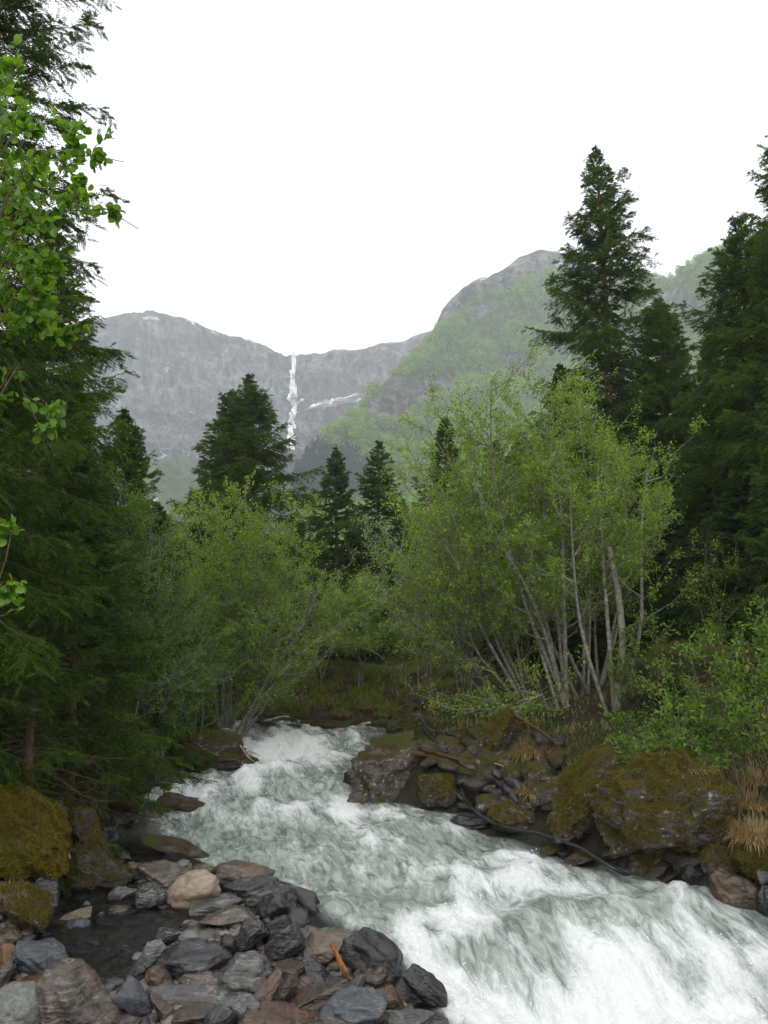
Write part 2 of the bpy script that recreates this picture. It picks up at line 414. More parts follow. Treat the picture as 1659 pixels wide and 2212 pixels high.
hill_ridge = [(640,1060),(668,1000),(700,958),(740,918),(775,880),(790,858),(815,838),(840,815),(870,786),(900,757),(925,733),(940,705),(955,672),(975,648),(1000,625),(1030,606),(1060,592),(1090,578),(1120,562),(1150,545),(1165,540),(1185,545),(1205,546),(1230,558),(1300,585),(1390,602),(1430,600),(1455,600),(1468,580),(1480,573),(1510,562),(1560,540),(1660,500),(1900,430),(2300,400)]
def veg_hill(dx, tt, p):
    z = p[..., 2]; tk = np.broadcast_to(tt, z.shape)
    n1 = fbm(p.reshape(-1, 3)*np.array([.008,.008,.02]), 4, 77).reshape(z.shape)
    sl = (z-CAMZ)/p[..., 1]; py_ = (512-FOC*np.tan(np.arctan(sl)-PITCH))/K; px_ = (p[..., 0]/p[..., 1]*(cP-(512-py_*K)/FOC*sP)*FOC+384)/K
    blob = lambda x0, y0, rx, ry: np.exp(-(((px_-x0)/rx)**2+((py_-y0)/ry)**2)**1.5)
    n2 = fbm(p.reshape(-1, 3)*np.array([.02,.02,.03]), 3, 78).reshape(z.shape)
    edge = np.interp(px_, [880, 940, 1000, 1060, 1130, 1200, 1300], [760, 722, 680, 645, 618, 592, 640])     # bare rock above this line
    hi = smooth((edge-py_)/16+.8*n2)*(px_ < 1320)
    cliff = blob(905, 852, 105, 38)+.9*blob(835, 890, 60, 30)+.7*blob(1045, 680, 40, 26)+.8*blob(1445, 655, 70, 40)+.6*blob(1130, 800, 60, 30)
    return .95-1.0*hi-1.15*cliff+.40*n1
Ph, hdx, ht = ridge_mass('hill', hill_ridge, lambda d: np.interp(d, [640, 700, 950, 1200, 1500, 2300], [620, 760, 980, 1150, 900, 800]), [(0,0),(.06,.22),(.16,.42),(.29,.57),(.42,.70),(.56,.79),(.68,.85),(.82,.90),(.93,.95),(1,1)], 11, 34, back=(.80, 200), vegf=veg_hill, nx=560, ny=170)
VH = veg_hill(hdx, np.concatenate([ht, [1, 1]])[:,None], Ph)
# valley floor between the river bank and the feet of the mountains
vx = np.concatenate([np.linspace(-900, -60, 60), np.linspace(-50, 50, 40), np.linspace(60, 900, 60)]); vy = np.concatenate([np.linspace(-40, 65, 25), np.linspace(70, 200, 40), np.linspace(210, 1500, 60)])
X, Y = np.meshgrid(vx, vy)
Z = (3.2-8.5*(1-smooth((Y-66)/10)))+10*smooth((Y-70)/200)+4*fbm(xyz(X*.01, Y*.01, 0), 3, 5).reshape(X.shape)*smooth((Y-75)/80)+12*smooth((np.abs(X)-50)/200)
tag(link('valley_floor_terrain', mesh('valley', xyz(X, Y, Z), gridF(len(vy), len(vx)), bpy.data.materials['forest_floor'], True, {'wet': np.zeros(Z.size)})), kind='structure')

# snow left on the wall: thin drifts that lie on the rock
n_ = NT('old_snow'); tc = n_.n('TexCoord'); M_snow = n_.done(n_.bsdf(n_.mix(n_.noise(tc.outputs['Object'], .3, 4), (.90,.91,.93), (.97,.97,.97)), .6))
def surf(Pm, mdx, dx, dy):
    """point of a mountain mesh seen at a photograph point"""
    i = int(np.argmin(np.abs(mdx-dx))); col = Pm[:-2, i]
    v = (512-dy*K)/FOC; s = (sP+v*cP)/(cP-v*sP)
    sl = (col[:,2]-CAMZ)/col[:,1]
    k = np.argmax(sl >= s) if (sl >= s).any() else len(col)-1
    return col[k]
def drift(label, Pm, mdx, poly, group=None, th=2.0):
    c = np.mean(poly, 0); n = 40
    th_ = np.linspace(0, 2*math.pi, n, endpoint=False)
    pl = np.array(poly, float); d = np.concatenate([[0], np.cumsum(np.linalg.norm(np.diff(np.vstack([pl, pl[:1]]), axis=0), axis=1))])
    tq = np.linspace(0, d[-1], n, endpoint=False); pc = np.vstack([pl, pl[:1]])
    ring = np.stack([np.interp(tq, d, pc[:,0]), np.interp(tq, d, pc[:,1])], 1)
    ring += (ring-c)*(.22*np.random.default_rng(int(c[0])).normal(size=(n,1)))
    P3 = []
    for f in (1, .8, .45, 0.0):
        for q in ring: 
            s = surf(Pm, mdx, *(c+(q-c)*f)).copy(); s[1] -= (6, th*2+6, th*3+6, th*3+6)[(1,.8,.45,0.0).index(f)]*.5; s[2] += (0, th, th*1.3, th*1.3)[(1,.8,.45,0.0).index(f)]*.4; P3.append(s)
    P3 = np.array(P3)
    F = []
    for k in range(3):
        for q in range(n): F.append((k*n+q, k*n+(q+1) % n, (k+1)*n+(q+1) % n, (k+1)*n+q))
    loc = P3.mean(0)
    tag(link('snow_patch', mesh('snow_patch', P3-loc, np.array(F), M_snow), None, loc), label, 'snow patch', group)
drift('long white snow drift on the brown ledge beside the foot of the upper waterfall', Pw, wdx, [(660,885),(690,876),(720,871),(745,863),(775,863),(778,871),(740,879),(700,887),(672,889)], th=6.0)
drift('small snow patch just beside the waterfall where it breaks on the ledge', Pw, wdx, [(640,868),(652,872),(660,866),(650,880),(640,880)])
drift('white snow strip on the rounded top of the mountain, longer one', Pw, wdx, [(322,690),(338,687),(352,691),(350,695),(330,694)])
drift('white snow strip on the shoulder to the side of the mountain top', Pw, wdx, [(404,693),(418,697),(428,703),(418,702)])
drift('thin snow strip just under the crest above the waterfall cliff', Pw, wdx, [(462,720),(476,723),(484,727),(470,727)])
drift('triangular snow spot alone in the middle of the mountain face', Pw, wdx, [(366,799),(374,799),(371,806)])
drift('smallest snow fleck beside the triangular snow spot', Pw, wdx, [(398,802),(407,806),(398,805)])
drift('low snow spot at the foot of the cliffs above the green slope', Pw, wdx, [(362,988),(376,990),(374,993),(364,992)])
drift('snow fleck under the notch on the crest of the waterfall cliff', Pw, wdx, [(536,732),(550,735),(548,739),(538,737)])
drift('snow fleck on the cliff between waterfall and forested slope', Pw, wdx, [(815,780),(824,783),(816,784)])
drift('snow streak near the rocky summit above the forested slope', Ph, hdx, [(1005,606),(1030,602),(1056,592),(1040,603),(1015,609)])
drift('snow spot half hidden beside the tall spruce, on the summit slope', Ph, hdx, [(1196,580),(1208,576),(1222,582),(1210,586)])
drift('snow patch low in the valley seen between the trees', Pw, wdx, [(352,1092),(362,1085),(370,1095),(362,1100)])

# waterfall: falling sheets a few metres off the cliff
n_ = NT('falling_water'); tc = n_.n('TexCoord'); f = n_.noise(n_.scale(tc.outputs['Object'], 1, 1, .12), .5, 6, .7)
M_fall = n_.done(n_.bsdf(n_.mix(n_.ramp(f, (.4, 0.0), (.58, 1.0)), (.66,.68,.70), (.97,.98,.98)), .6))
wf_loc = surf(Pw, wdx, 640, 975)
wf = thing('waterfall', 'tall white waterfall dropping in two steps down the grey cliff', 'waterfall', wf_loc)
def fall(name, pts, seed):
    rg = np.random.default_rng(seed); A = Acc()
    for k, (thk, off) in enumerate(((1, 0), (.6, 1), (.45, 2), (.35, 3))):
        c = np.array([(x, y) for x, y, w in pts], float); w = np.array([w for *_, w in pts], float)
        n = 44; ty = np.linspace(c[0,1], c[-1,1], n)
        cx = np.interp(ty, c[:,1], c[:,0]); ww = np.interp(ty, c[:,1], w)
        cx = cx+(0, -.45, .4, .1)[k]*ww*1.1+.10*ww*np.sin(np.arange(n)*.5+k*2)+rg.normal(0, .05, n)*ww
        rows = []
        for q in range(n):
            s = surf(Pw, wdx, cx[q], ty[q]).copy()
            half = ww[q]*thk*.5*K/FOC*s[1]*rg.uniform(.85, 1.1)
            for u, yy in ((-1, 2), (-.5, -3.0), (.15, -4.0), (.6, -2.5), (1, 2)):
                rows.append(s+np.array([u*half, yy-10-2*k+rg.normal(0, .7), 0]))
        r = np.array(rows).reshape(n, 5, 3)
        r[:,:,1] = np.minimum(r[:,:,1], np.convolve(np.pad(r[:,:,1].mean(1), 3, 'edge'), np.ones(7)/7, 'valid')[:,None])
        A.add(r.reshape(-1, 3)-wf_loc, gridF(n, 5))
    link(name, A.mesh(name, M_fall), wf)
fall('upper_fall', [(638,767,4),(638,780,6.5),(637,800,6),(638,830,7),(640,855,11),(640,868,15)], 1)
fall('middle_fall', [(634,868,8),(640,878,8),(643,886,6)], 2)
fall('lower_fall', [(643,884,6),(641,900,8),(639,920,9),(638,945,9),(638,977,13)], 3)

# far-off woods on the slopes (stuff): leafy crowns made of many leaf-clump faces
def crowns(P, h, w, n_clump, rg, cone=False):
    N = len(P)
    d = norm(rg.normal(size=(N, n_clump, 3))); r = rg.random((N, n_clump, 1))**.4
    if cone:
        t = rg.random((N, n_clump, 1))**.7; ang = rg.random((N, n_clump, 1))*6.283
        rad = (1-t)*(.75+.5*rg.random((N, n_clump, 1)))
        c = np.concatenate([np.cos(ang)*rad, np.sin(ang)*rad, t*2-1], 2)
    else: c = d*r*np.array([1, 1, .9])+np.concatenate([rg.normal(0, .12, (N, n_clump, 2)), np.zeros((N, n_clump, 1))], 2)
    c = c*np.stack([w, w, h*.5], 1)[:,None]+P[:,None]+np.stack([0*h, 0*h, h*.55], 1)[:,None]
    nn = norm(d+np.array([0, 0, .6])+.3*rg.normal(size=d.shape)); a = norm(np.cross(nn, rg.normal(size=d.shape))); b = np.cross(nn, a)
    s = (w*(.30 if not cone else .26))[:,None,None]*rg.uniform(.6, 1.3, (N, n_clump, 1))
    k = rg.uniform(.5, 1.2, (N, n_clump, 4, 1))
    V = c[:,:,None]+s[:,:,None]*k*np.stack([a, b*.8, -a, -b*.8], 2)
    tone = np.repeat(rg.random(N), n_clump*4)
    return V.reshape(-1, 3), np.arange(N*n_clump*4).reshape(-1, 4), {'tone': tone}
M_far1 = mat_leaf('far_birch_wood', (.040,.120,.004), (.26,.41,.016), .45, .0, tone='tone')
M_far2 = mat_leaf('far_spruce_wood', (.010,.022,.008), (.030,.050,.016), .15, .0, tone='tone')
rg = np.random.default_rng(5)
def sample_mass(Pm, VG, n, rg, ymax=1e9, thr=.35, tmax=.97):
    ny, nx = Pm.shape[:2]
    ii = rg.random(n)*(ny-3)*tmax; jj = rg.random(n)*(nx-2)
    i0 = ii.astype(int); j0 = jj.astype(int); fi = (ii-i0)[:,None]; fj = (jj-j0)[:,None]
    p = (Pm[i0, j0]*(1-fi)+Pm[i0+1, j0]*fi)*(1-fj)+(Pm[i0, j0+1]*(1-fi)+Pm[i0+1, j0+1]*fi)*fj
    area = np.linalg.norm(Pm[i0+1, j0]-Pm[i0, j0], axis=1)*np.abs(Pm[i0, j0+1, 0]-Pm[i0, j0, 0])
    nzv = fbm(p*np.array([.02,.02,.02]), 3, 91)
    # a column hidden behind the taller trees of the bank need not be planted
    sx = p[:,0]/p[:,1]; vis = (sx > -.42) & (sx < .47) & (p[:,2]/p[:,1] > .025)
    ok = vis & (VG[i0, j0]+.25*nzv > thr)
    return p[ok], area[ok]
p, ar = sample_mass(Ph, VH, 60000, rg)
keep = rg.random(len(p)) < np.clip(ar/np.quantile(ar, .85), 0, 1); p = p[keep][:11000]
win = lambda p: (lambda dxq, dyq: (dxq > 585) & (dxq < 800-.9*np.clip(dyq-985, 0, 60)*0) & (dyq > 992+.10*np.abs(dxq-650)+5*np.sin(dxq*.09)) & (dyq < 1085))(p[:,0]/p[:,1]*FOC*1.02/K+384/K, (512-FOC*np.tan(np.arctan((p[:,2]-CAMZ)/p[:,1])-PITCH))/K)
p = p[~win(p)]
h = rg.uniform(7, 13, len(p)); V, F, tn = crowns(p, h, h*rg.uniform(.30, .46, len(p)), 34, rg)
tag(link('birch_wood_foliage', mesh('birch_wood', V, F, M_far1, False, tn)), 'pale green birch wood covering the steep slope beside the waterfall valley', 'wood', kind='stuff')
VWm = veg_wall(wdx, np.concatenate([wt, [1, 1]])[:,None], Pw)
p, ar = sample_mass(Pw, VWm, 30000, rg, thr=.55)
p = p[rg.random(len(p)) < .45][:5000]
h = rg.uniform(4, 8, len(p)); V, F, tn = crowns(p, h, h*rg.uniform(.35, .5, len(p)), 22, rg)
M_far3 = mat_leaf('scrub_leaves', (.018,.045,.006), (.095,.135,.020), .3, .0, tone='tone')
tag(link('scrub_foliage', mesh('scrub', V, F, M_far3, False, tn)), 'thin green scrub on the scree under the grey cliffs', 'scrub', kind='stuff')
# dark spruce plantation on the valley floor and at the foot of the slope
q = np.concatenate([(lambda p: p[win(p)][:1800])(sample_mass(Pm_, V_*0+1, 120000, rg, thr=-9)[0]) for Pm_, V_ in ((Pw, VWm), (Ph, VH))])
h = rg.uniform(12, 20, len(q)); V, F, tn = crowns(q, h, h*.17, 40, rg, True)
tag(link('spruce_wood_foliage', mesh('spruce_wood', V, F, M_far2, False, tn)), 'dark strip of spruce forest below the foot of the waterfall', 'wood', kind='stuff')
q = np.stack([rg.uniform(-110, 130, 1500), rg.uniform(75, 330, 1500)], 1)
q = q[np.abs(q[:,0]/q[:,1]) < .5]
q = np.concatenate([q, (4+10*smooth((q[:,1]-70)/200))[:,None]], 1)
h = rg.uniform(5, 9.5, len(q)); V, F, tn = crowns(q, h, h*rg.uniform(.3, .42, len(q)), 70, rg)
tag(link('valley_wood_foliage', mesh('valley_wood', V, F, M_far1, False, tn)), 'green broadleaf wood on the valley floor behind the spruces', 'wood', kind='stuff')
# ------------------------------------------------------------------ spruces
M_bark_s = mat_bark('spruce_bark', (.055,.036,.026), (.13,.085,.06), 7, .3)
M_bark_a = mat_bark('alder_bark', (.09,.085,.075), (.27,.25,.22), 9, .4, (.09,.085,.03), 1.4)
M_bark_b = mat_bark('brown_twig_bark', (.06,.045,.03), (.14,.11,.08), 12, .3)
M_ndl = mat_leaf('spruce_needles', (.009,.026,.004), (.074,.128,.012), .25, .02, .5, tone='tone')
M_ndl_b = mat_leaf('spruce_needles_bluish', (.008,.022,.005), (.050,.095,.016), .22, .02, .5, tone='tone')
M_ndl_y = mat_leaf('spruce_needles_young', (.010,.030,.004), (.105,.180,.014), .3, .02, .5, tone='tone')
M_dead = mat_leaf('dry_spruce_twigs', (.06,.045,.03), (.12,.09,.06), .1, .02)

def sprays(B, D, L, wid, rg, n=12, hang=.25, nw=.17):
    """bottle-brush twigs: narrow needle faces standing off every twig. B base, D direction, L length, wid needle length"""
    N = len(B)
    D = norm(D); up = np.array([0, 0, 1.]); S = norm(np.cross(D, up)+1e-4); U = np.cross(S, D)
    t = (np.arange(n)+.5)/n
    ang = (np.arange(n)*2.39996)[None]+rg.random((N, 1))*6.28
    o = np.cos(ang)[..., None]*S[:,None]+.75*np.sin(ang)[..., None]*U[:,None]
    base = B[:,None]+D[:,None]*(L[:,None]*t[None])[..., None]
    base[:,:,2] -= (.35*hang*L[:,None]*t[None]**2)
    tip = base+(o*.80+D[:,None]*.75)*(wid[:,None]*rg.uniform(.7, 1.15, (N, n))*(1-.35*t[None]))[..., None]
    side = np.cross(o, D[:,None])*(wid[:,None]*nw)[..., None]
    mid = base*.45+tip*.55
    V = np.stack([base, mid+side, tip, mid-side], 2)
    return V.reshape(-1, 3), np.arange(N*n*4).reshape(-1, 4)

def spruce_meshes(name, Ht, Rad, seed, bare=.06, dens=1.0, gappy=0.0, needles=None, wid=.075, twig_n=12, zmin_leaf=0.0, dead_low=0.0, azf=None, top_up=1.0, power=.8, droop=.30, hang=0.0, nw=.17, l2max=.75, ter=5, step=.105, tier=1.0):
    rg = np.random.default_rng(seed)
    n = 16; tz = np.linspace(0, Ht, n)
    tr = np.stack([.05*Ht*.12*np.sin(tz/Ht*5+seed), .05*Ht*.12*np.cos(tz/Ht*4+seed*2)-0, tz], 1); tr[:,:2] -= tr[0,:2]
    rad = (.0125*Ht+.02)*(1-tz/Ht)**.85+.006
    A = Acc(); A.add(*tubes([tr], [rad], 9))
    BL, BR = [], []; TB, TD, TL, TT = [], [], [], []; DL, DR = [], []
    z = bare*Ht
    while z < Ht*.985:
        f = (Ht-z)/Ht
        nb = int(rg.integers(4, 7)*dens*tier**.8+.5) if f > .12 else 4
        env = (Rad*(f**power)+.10)*min(1, .30+.70*f/.10)
        a0 = rg.random()*6.28
        for k in range(nb):
            az = a0+k*6.283/nb+rg.normal(0, .28)
            Lb = env*(rg.uniform(.45, 1.0)+(.25 if rg.random() < .2 else 0))
            if gappy and rg.random() < gappy*(.3+.7*(abs(math.sin(z*1.7+seed))))*min(1, f*3): Lb *= rg.uniform(.15, .5)
            if azf: Lb *= azf(az, f)
            if Lb < .07: continue
            e0 = (R(58)*(1-f)**2.2*top_up+R(4)-R(16)*f)+rg.normal(0, .09)
            m = 8; s = np.linspace(0, 1, m)
            el = e0-droop*1.9*f*s*(1-s)*2-.10*s+R(26)*s**3
            stp = Lb/(m-1)
            h = np.cumsum(np.concatenate([[0], np.cos(el[:-1])*stp])); v = np.cumsum(np.concatenate([[0], np.sin(el[:-1])*stp]))
            azs = az+rg.normal(0, .10)*s
            c0 = np.array([np.interp(z, tz, tr[:,0]), np.interp(z, tz, tr[:,1])])
            pl = np.stack([c0[0]+h*np.cos(azs), c0[1]+h*np.sin(azs), z+rg.uniform(-.1, .1)*.5+v], 1)
            BL.append(pl); BR.append((.006+.010*Lb/2.5)*(1-.85*s))
            dead = dead_low and z < dead_low and rg.random() < .75
            nt = max(3, int(Lb/step))
            st = rg.uniform(.10 if Lb < 1.2 else .2, 1, nt)**.85
            pts = np.stack([np.interp(st, s, pl[:,q]) for q in range(3)], 1)
            dr = np.array([math.cos(az), math.sin(az), 0]); sd = np.array([-dr[1], dr[0], 0])
            sg = np.where(rg.random(nt) < .5, 1, -1)
            l2 = np.minimum(Lb*(.10+.40*(1-st)**.9), l2max)*rg.uniform(.55, 1.25, nt)+.07
            el_t = np.interp(st, s, el)
            d2 = dr[None]*rg.uniform(.45, 1.0, (nt, 1))+sd[None]*(sg*rg.uniform(.35, 1.0, nt))[:,None]
            d2[:,2] += np.sin(el_t)*.7-.20*f-rg.random(nt)*.30*f-hang
            d2 = norm(d2)
            if dead:
                for q in range(0, nt, 2):
                    e = pts[q]+d2[q]*l2[q]; DL.append(np.stack([pts[q], (pts[q]+e)/2+[0,0,.02*l2[q]], e])); DR.append(np.array([.004,.003,.0012]))
                continue
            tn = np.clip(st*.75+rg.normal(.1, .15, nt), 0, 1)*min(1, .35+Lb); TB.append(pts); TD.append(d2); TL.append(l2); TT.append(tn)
            # third order twiglets, some hanging
            for w_ in (np.arange(ter)+.6)/ter:
                ok = rg.random(nt) < np.clip(l2/.085/ter, .1, 1)
                pb = pts+d2*(l2*w_)[:,None]; pb[:,2] -= .25*l2*w_**2
                sg2 = np.where(rg.random(nt) < .5, 1, -1)
                d3 = d2*.55+np.cross(d2, [0,0,1.])*(sg2*rg.uniform(.4, .9, nt))[:,None]; d3[:,2] -= rg.uniform(-.1, .6, nt)*f**.5+hang*.6
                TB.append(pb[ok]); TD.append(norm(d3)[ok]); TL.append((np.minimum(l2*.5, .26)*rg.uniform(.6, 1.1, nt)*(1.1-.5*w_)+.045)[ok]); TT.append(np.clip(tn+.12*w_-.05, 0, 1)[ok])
            for q in range(2, m-1): TB.append(pl[q:q+1]); TD.append(norm(pl[q+1:q+2]-pl[q:q+1])); TL.append(np.array([Lb/(m-1)*1.25])); TT.append(np.array([.25+.09*q]))
            TB.append(pl[-1:]); TD.append(norm(pl[-1:]-pl[-2:-1])); TL.append(np.array([.10])); TT.append(np.array([.9]))
        z += tier*max(.11, .26*(.45+.65*f))*rg.uniform(.75, 1.25)*(Ht/13)**.35
    # leader
    ld = .05*Ht; TB.append(np.array([[tr[-1,0], tr[-1,1], Ht-ld]])); TD.append(np.array([[0,0,1.]])); TL.append(np.array([ld*1.08])); TT.append(np.array([.5]))
    A.add(*tubes(BL, BR, 4))
    if DL: A.add(*tubes(DL, DR, 3))
    trunk = A.mesh(name+'_trunk', M_bark_s)
    B = np.concatenate(TB); D = np.concatenate(TD); L = np.concatenate(TL); Tn = np.concatenate(TT)
    if zmin_leaf:
        ok = B[:,2] > zmin_leaf; B, D, L, Tn = B[ok], D[ok], L[ok], Tn[ok]
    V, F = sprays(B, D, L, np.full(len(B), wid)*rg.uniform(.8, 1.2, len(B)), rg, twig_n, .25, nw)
    crown = mesh(name+'_crown', V, F, needles or M_ndl, False, {'tone': np.repeat(np.clip(Tn, 0, 1)**1.7, twig_n*4)})  # inner needles darker, crown shade put into the colour; tips lighter as young shoots
    dead_me = None
    return trunk, crown, dead_me
def place_spruce(meshes, label, loc, rz=0, sc_=1.0, group='spruces along the river', sxy=None):
    t = thing('spruce_tree', label, 'spruce', loc, group, rz)
    s = sxy or sc_; t.scale = (s, s, sc_)
    link('trunk', meshes[0], t); link('crown', meshes[1], t)
    if meshes[2]: link('dry_branches', meshes[2], t)
    return t
def tree_at(dx, dy, Y):
    """base point and height of a tree whose tip shows at a photograph point and that stands Y metres off"""
    p = at(dx, dy, Y); b = H1(p[0], Y); return np.array([p[0], Y, b-.05]), p[2]-b
N_SPR = 0
def own_spruce(label, dx, dy, Y, Rad, seed, **kw):
    b, h = tree_at(dx, dy, Y)
    rz = kw.pop('rz', 0)
    return place_spruce(spruce_meshes('spruce', h, Rad, seed, **kw), label, b, rz)
# the landmark spruces, each grown for its own outline
own_spruce('tallest dark spruce, its gappy crown showing bare trunk near the top', 1285, 306, 26, 3.9, 11, tier=1.5, gappy=.6, dens=1.3, wid=.09, power=.66, bare=.08, hang=.25)
own_spruce('broad dark spruce with a wide pyramid crown below the waterfall, tallest in the valley middle', 541, 806, 34, 5.0, 12, tier=1.5, hang=.15, dens=1.25, wid=.085, power=.78, bare=.05, gappy=.3)
own_spruce('second leader of the broad pyramid spruce pair, lower and close against it', 500, 838, 34.6, 3.5, 22, hang=.15, dens=1.1, wid=.095, power=.8)
own_spruce('slim young spruce straight below the waterfall with regular tiers, nearer of the slim pair', 730, 958, 33, 2.3, 13, tier=1.6, dens=1.2, wid=.085, power=.85)
own_spruce('slim young spruce with upswept side branches and open tiers, beside the other slim one', 822, 942, 35, 3.0, 14, tier=2.0, dens=1.1, wid=.085, power=.9, droop=.45)
own_spruce('dark pointed spruce rising out of the top of the alder thicket', 962, 896, 29, 2.2, 15, wid=.085)
own_spruce('low spruce tucked behind the crown of the biggest alder', 1068, 950, 31, 2.2, 16, wid=.09)
own_spruce('shorter spruce with reddish tip between the tall gappy spruce and the dense dark ones', 1421, 636, 27, 3.1, 17, dens=1.1, wid=.085, power=.75)
own_spruce('dense dark spruce with a ragged top near the frame edge, behind the bright sapling', 1592, 462, 21.5, 3.1, 18, tier=1.3, dens=1.45, hang=.2, wid=.075, power=.6, twig_n=13)
own_spruce('spruce cut by the frame edge, tips reaching highest over the mossy boulders', 1700, 250, 19, 2.7, 19, dens=1.3, hang=.2, wid=.075, power=.62, twig_n=13)
own_spruce('huge near spruce with drooping twigs against the white sky, its trunk above the golden moss', 18, -760, 11.0, 2.6, 20, tier=1.3, dens=1.25, wid=.058, twig_n=26, hang=.10, nw=.17, l2max=.75, ter=4, step=.12, bare=.10, needles=M_ndl, power=.45, dead_low=3.0, droop=.42, top_up=.7)
own_spruce('full green spruce behind the huge near one, its edge outlined against the hazy mountain', 118, 470, 16.2, 2.6, 21, dens=1.4, hang=.2, wid=.065, twig_n=14, needles=M_ndl_y, power=.6)
own_spruce('blunt topped spruce on the shaded bank with its tip against the grey cliff', 263, 880, 19, 1.75, 23, dens=1.2, wid=.07, needles=M_ndl_y, power=.7)
own_spruce('thin spruce with a bare leader and few short tiers against the grey cliff', 291, 905, 22, 1.5, 24, gappy=.5, wid=.07, power=.95)
own_spruce('small spruce low on the shaded bank above the pale tan stone in the rapids', 345, 1085, 20.5, 1.7, 25, dens=1.1, wid=.07, power=.8)
own_spruce('dark low spruce with branches down to the water rocks on the shaded bank', 185, 985, 14.2, 2.3, 26, dens=1.2, wid=.06, twig_n=14, power=.7, bare=.02, dead_low=.8)
own_spruce('dark spruce at the stream edge next to the bright bush', 300, 1230, 17.2, 1.9, 27, dens=1.2, wid=.065, power=.8, bare=.02)
own_spruce('half dead spruce with dry grey lower twigs above the golden moss bank', 95, 1150, 12.3, 1.7, 28, dens=.9, wid=.055, twig_n=14, power=.7, bare=.03, dead_low=2.2)
# the wood behind: four grown kinds, copied
KIND = [spruce_meshes('spruce_kind', 10, 2.3, 40+k, dens=1.0, wid=.10, twig_n=9, power=(.7,.8,.65,.85)[k], gappy=(.1,.3,0,.2)[k], needles=(M_ndl, M_ndl_b, M_ndl, M_ndl_b)[k]) for k in range(4)]
behind = [ # tip x, tip y, distance, label
 (640,1100,44,'spruce behind the broad pyramid spruce, lower and to the waterfall side'),(690,1150,42,'small spruce between the broad pyramid spruce and the slim pair'),(775,1110,43,'spruce filling the gap behind the slim pair'),
 (585,1150,31,'shaded spruce standing behind the leaning alder clump'),(870,1075,41,'spruce behind the white blossomed tree'),(655,1240,29.5,'low shaded spruce behind the drooping alder branches over the far rapids'),
 (760,1250,29,'low dark spruce at the back of the grassy far bank'),(850,1210,30,'dark spruce behind the thin arched birch'),(910,1100,33,'spruce hidden among the alder tops beside the blossomed tree'),(1000,1120,29,'dark spruce behind the middle alders'),
 (1130,930,31,'spruce behind the tallest alder stems'),(1210,780,32,'spruce close behind the tallest gappy spruce, on its mountain side'),(1260,960,25.5,'shaded spruce right behind the alder with the sawn stub'),(1345,800,29,'spruce close behind the tallest gappy spruce, on its far side'),
 (1390,960,24,'dark spruce behind the mossy outcrop'),(1480,800,26,'dark spruce between the red tipped one and the dense dark one'),(1530,720,24.5,'spruce touching the dense dark one on its inner side'),(1500,1010,22,'low shaded spruce behind the bright saplings'),(1640,640,22,'spruce packed behind the edge spruces'),(1590,1000,19.5,'shaded spruce above the bright shrub at the frame edge'),
 (1690,760,17.5,'dark spruce whose lower branches hang in at the frame edge'),(420,1130,28,'spruce showing between the alder clump and the thin spruce'),(460,1030,36,'spruce at the foot of the broad pyramid spruce, on its outer side'),(250,1090,24,'spruce packed behind the blunt topped one'),(160,800,20,'spruce packed behind the full green one'),
 (60,700,17.5,'spruce packed behind the huge near one'),(380,1240,23.5,'shaded spruce at the root of the alder clump'),(215,1180,20,'dark spruce deep in the shaded bank'),(110,1010,18,'dark spruce filling the shade behind the half dead one'),(-60,900,13,'dark spruce at the frame edge behind the huge trunk'),
 (480,1180,27,'shaded spruce seen through the pale alder stems'),(1080,1150,25,'shaded spruce low behind the crowd of grey alder stems'),(1180,1130,23.5,'dark spruce behind the fan of grey alder stems'),(1320,1130,21.5,'low dark spruce over the mossy outcrop')]
rg = np.random.default_rng(99)
for k, (dx, dy, Yt, lab) in enumerate(behind):
    b, h = tree_at(dx, dy, Yt); kd = KIND[k % 4]
    place_spruce(kd, lab, b, rg.random()*6.28, h/10, sxy=max(h/10, .75)*rg.uniform(.85, 1.1))
for k in range(16):      # deeper rows that only show as darkness and a tip here and there
    Yt = rg.uniform(36, 58); dx = (200, 300, 560, 640, 720, 800, 880, 960, 1050, 1120, 1200, 1300, 1420, 1500, 1570, 1650)[k]
    b, h = tree_at(dx, (1050,1080,1190,1200,1190,1200,1170,1100,1080,1030,960,940,900,880,860,840)[k]+rg.uniform(-25, 25), Yt)
    place_spruce(KIND[(k+1) % 4], 'distant dark spruce in the back rows, hardly apart from its neighbours', b, rg.random()*6.28, h/10, group='back row spruces', sxy=max(h/10, .8)*1.1)

# ------------------------------------------------------------------ broadleaf trees
LEAF = np.array([(0,0,0),(.28,.30,.06),(.68,.30,.05),(1,0,-.10),(.68,-.30,.05),(.28,-.30,.06)], float)
LEAF_N = LEAF*np.array([1,.62,1])
LF = np.array([(0,1,2,3),(0,3,4,5)])
def leaves(P, D, size, rg, tmpl=LEAF, flat=.55):
    """one folded leaf at every point, along D, with a mostly upward face"""
    N = len(P); D = norm(D+.0001)
    Nn = norm(np.array([0, 0, 1.])*flat+rg.normal(0, .5, (N, 3))); S = norm(np.cross(Nn, D)); U = np.cross(D, S)
    V = P[:,None]+size[:,None,None]*(tmpl[None,:,0:1]*D[:,None]+tmpl[None,:,1:2]*S[:,None]+tmpl[None,:,2:3]*U[:,None])
    return V.reshape(-1, 3), (LF[None]+(np.arange(N)*6)[:,None,None]).reshape(-1, 4)
def wiggle(p0, p1, n, rg, amp, sag=0):
    t = np.linspace(0, 1, n)[:,None]; P = p0*(1-t)+p1*t
    L = np.linalg.norm(p1-p0); w = np.zeros((n, 3))
    for k in (1, 2, 3): w += np.sin(t*math.pi*k)*rg.normal(0, amp*L/k, 3)
    P = P+w; P[:,2] += (sag*L*np.sin(t*math.pi))[:,0]
    return P
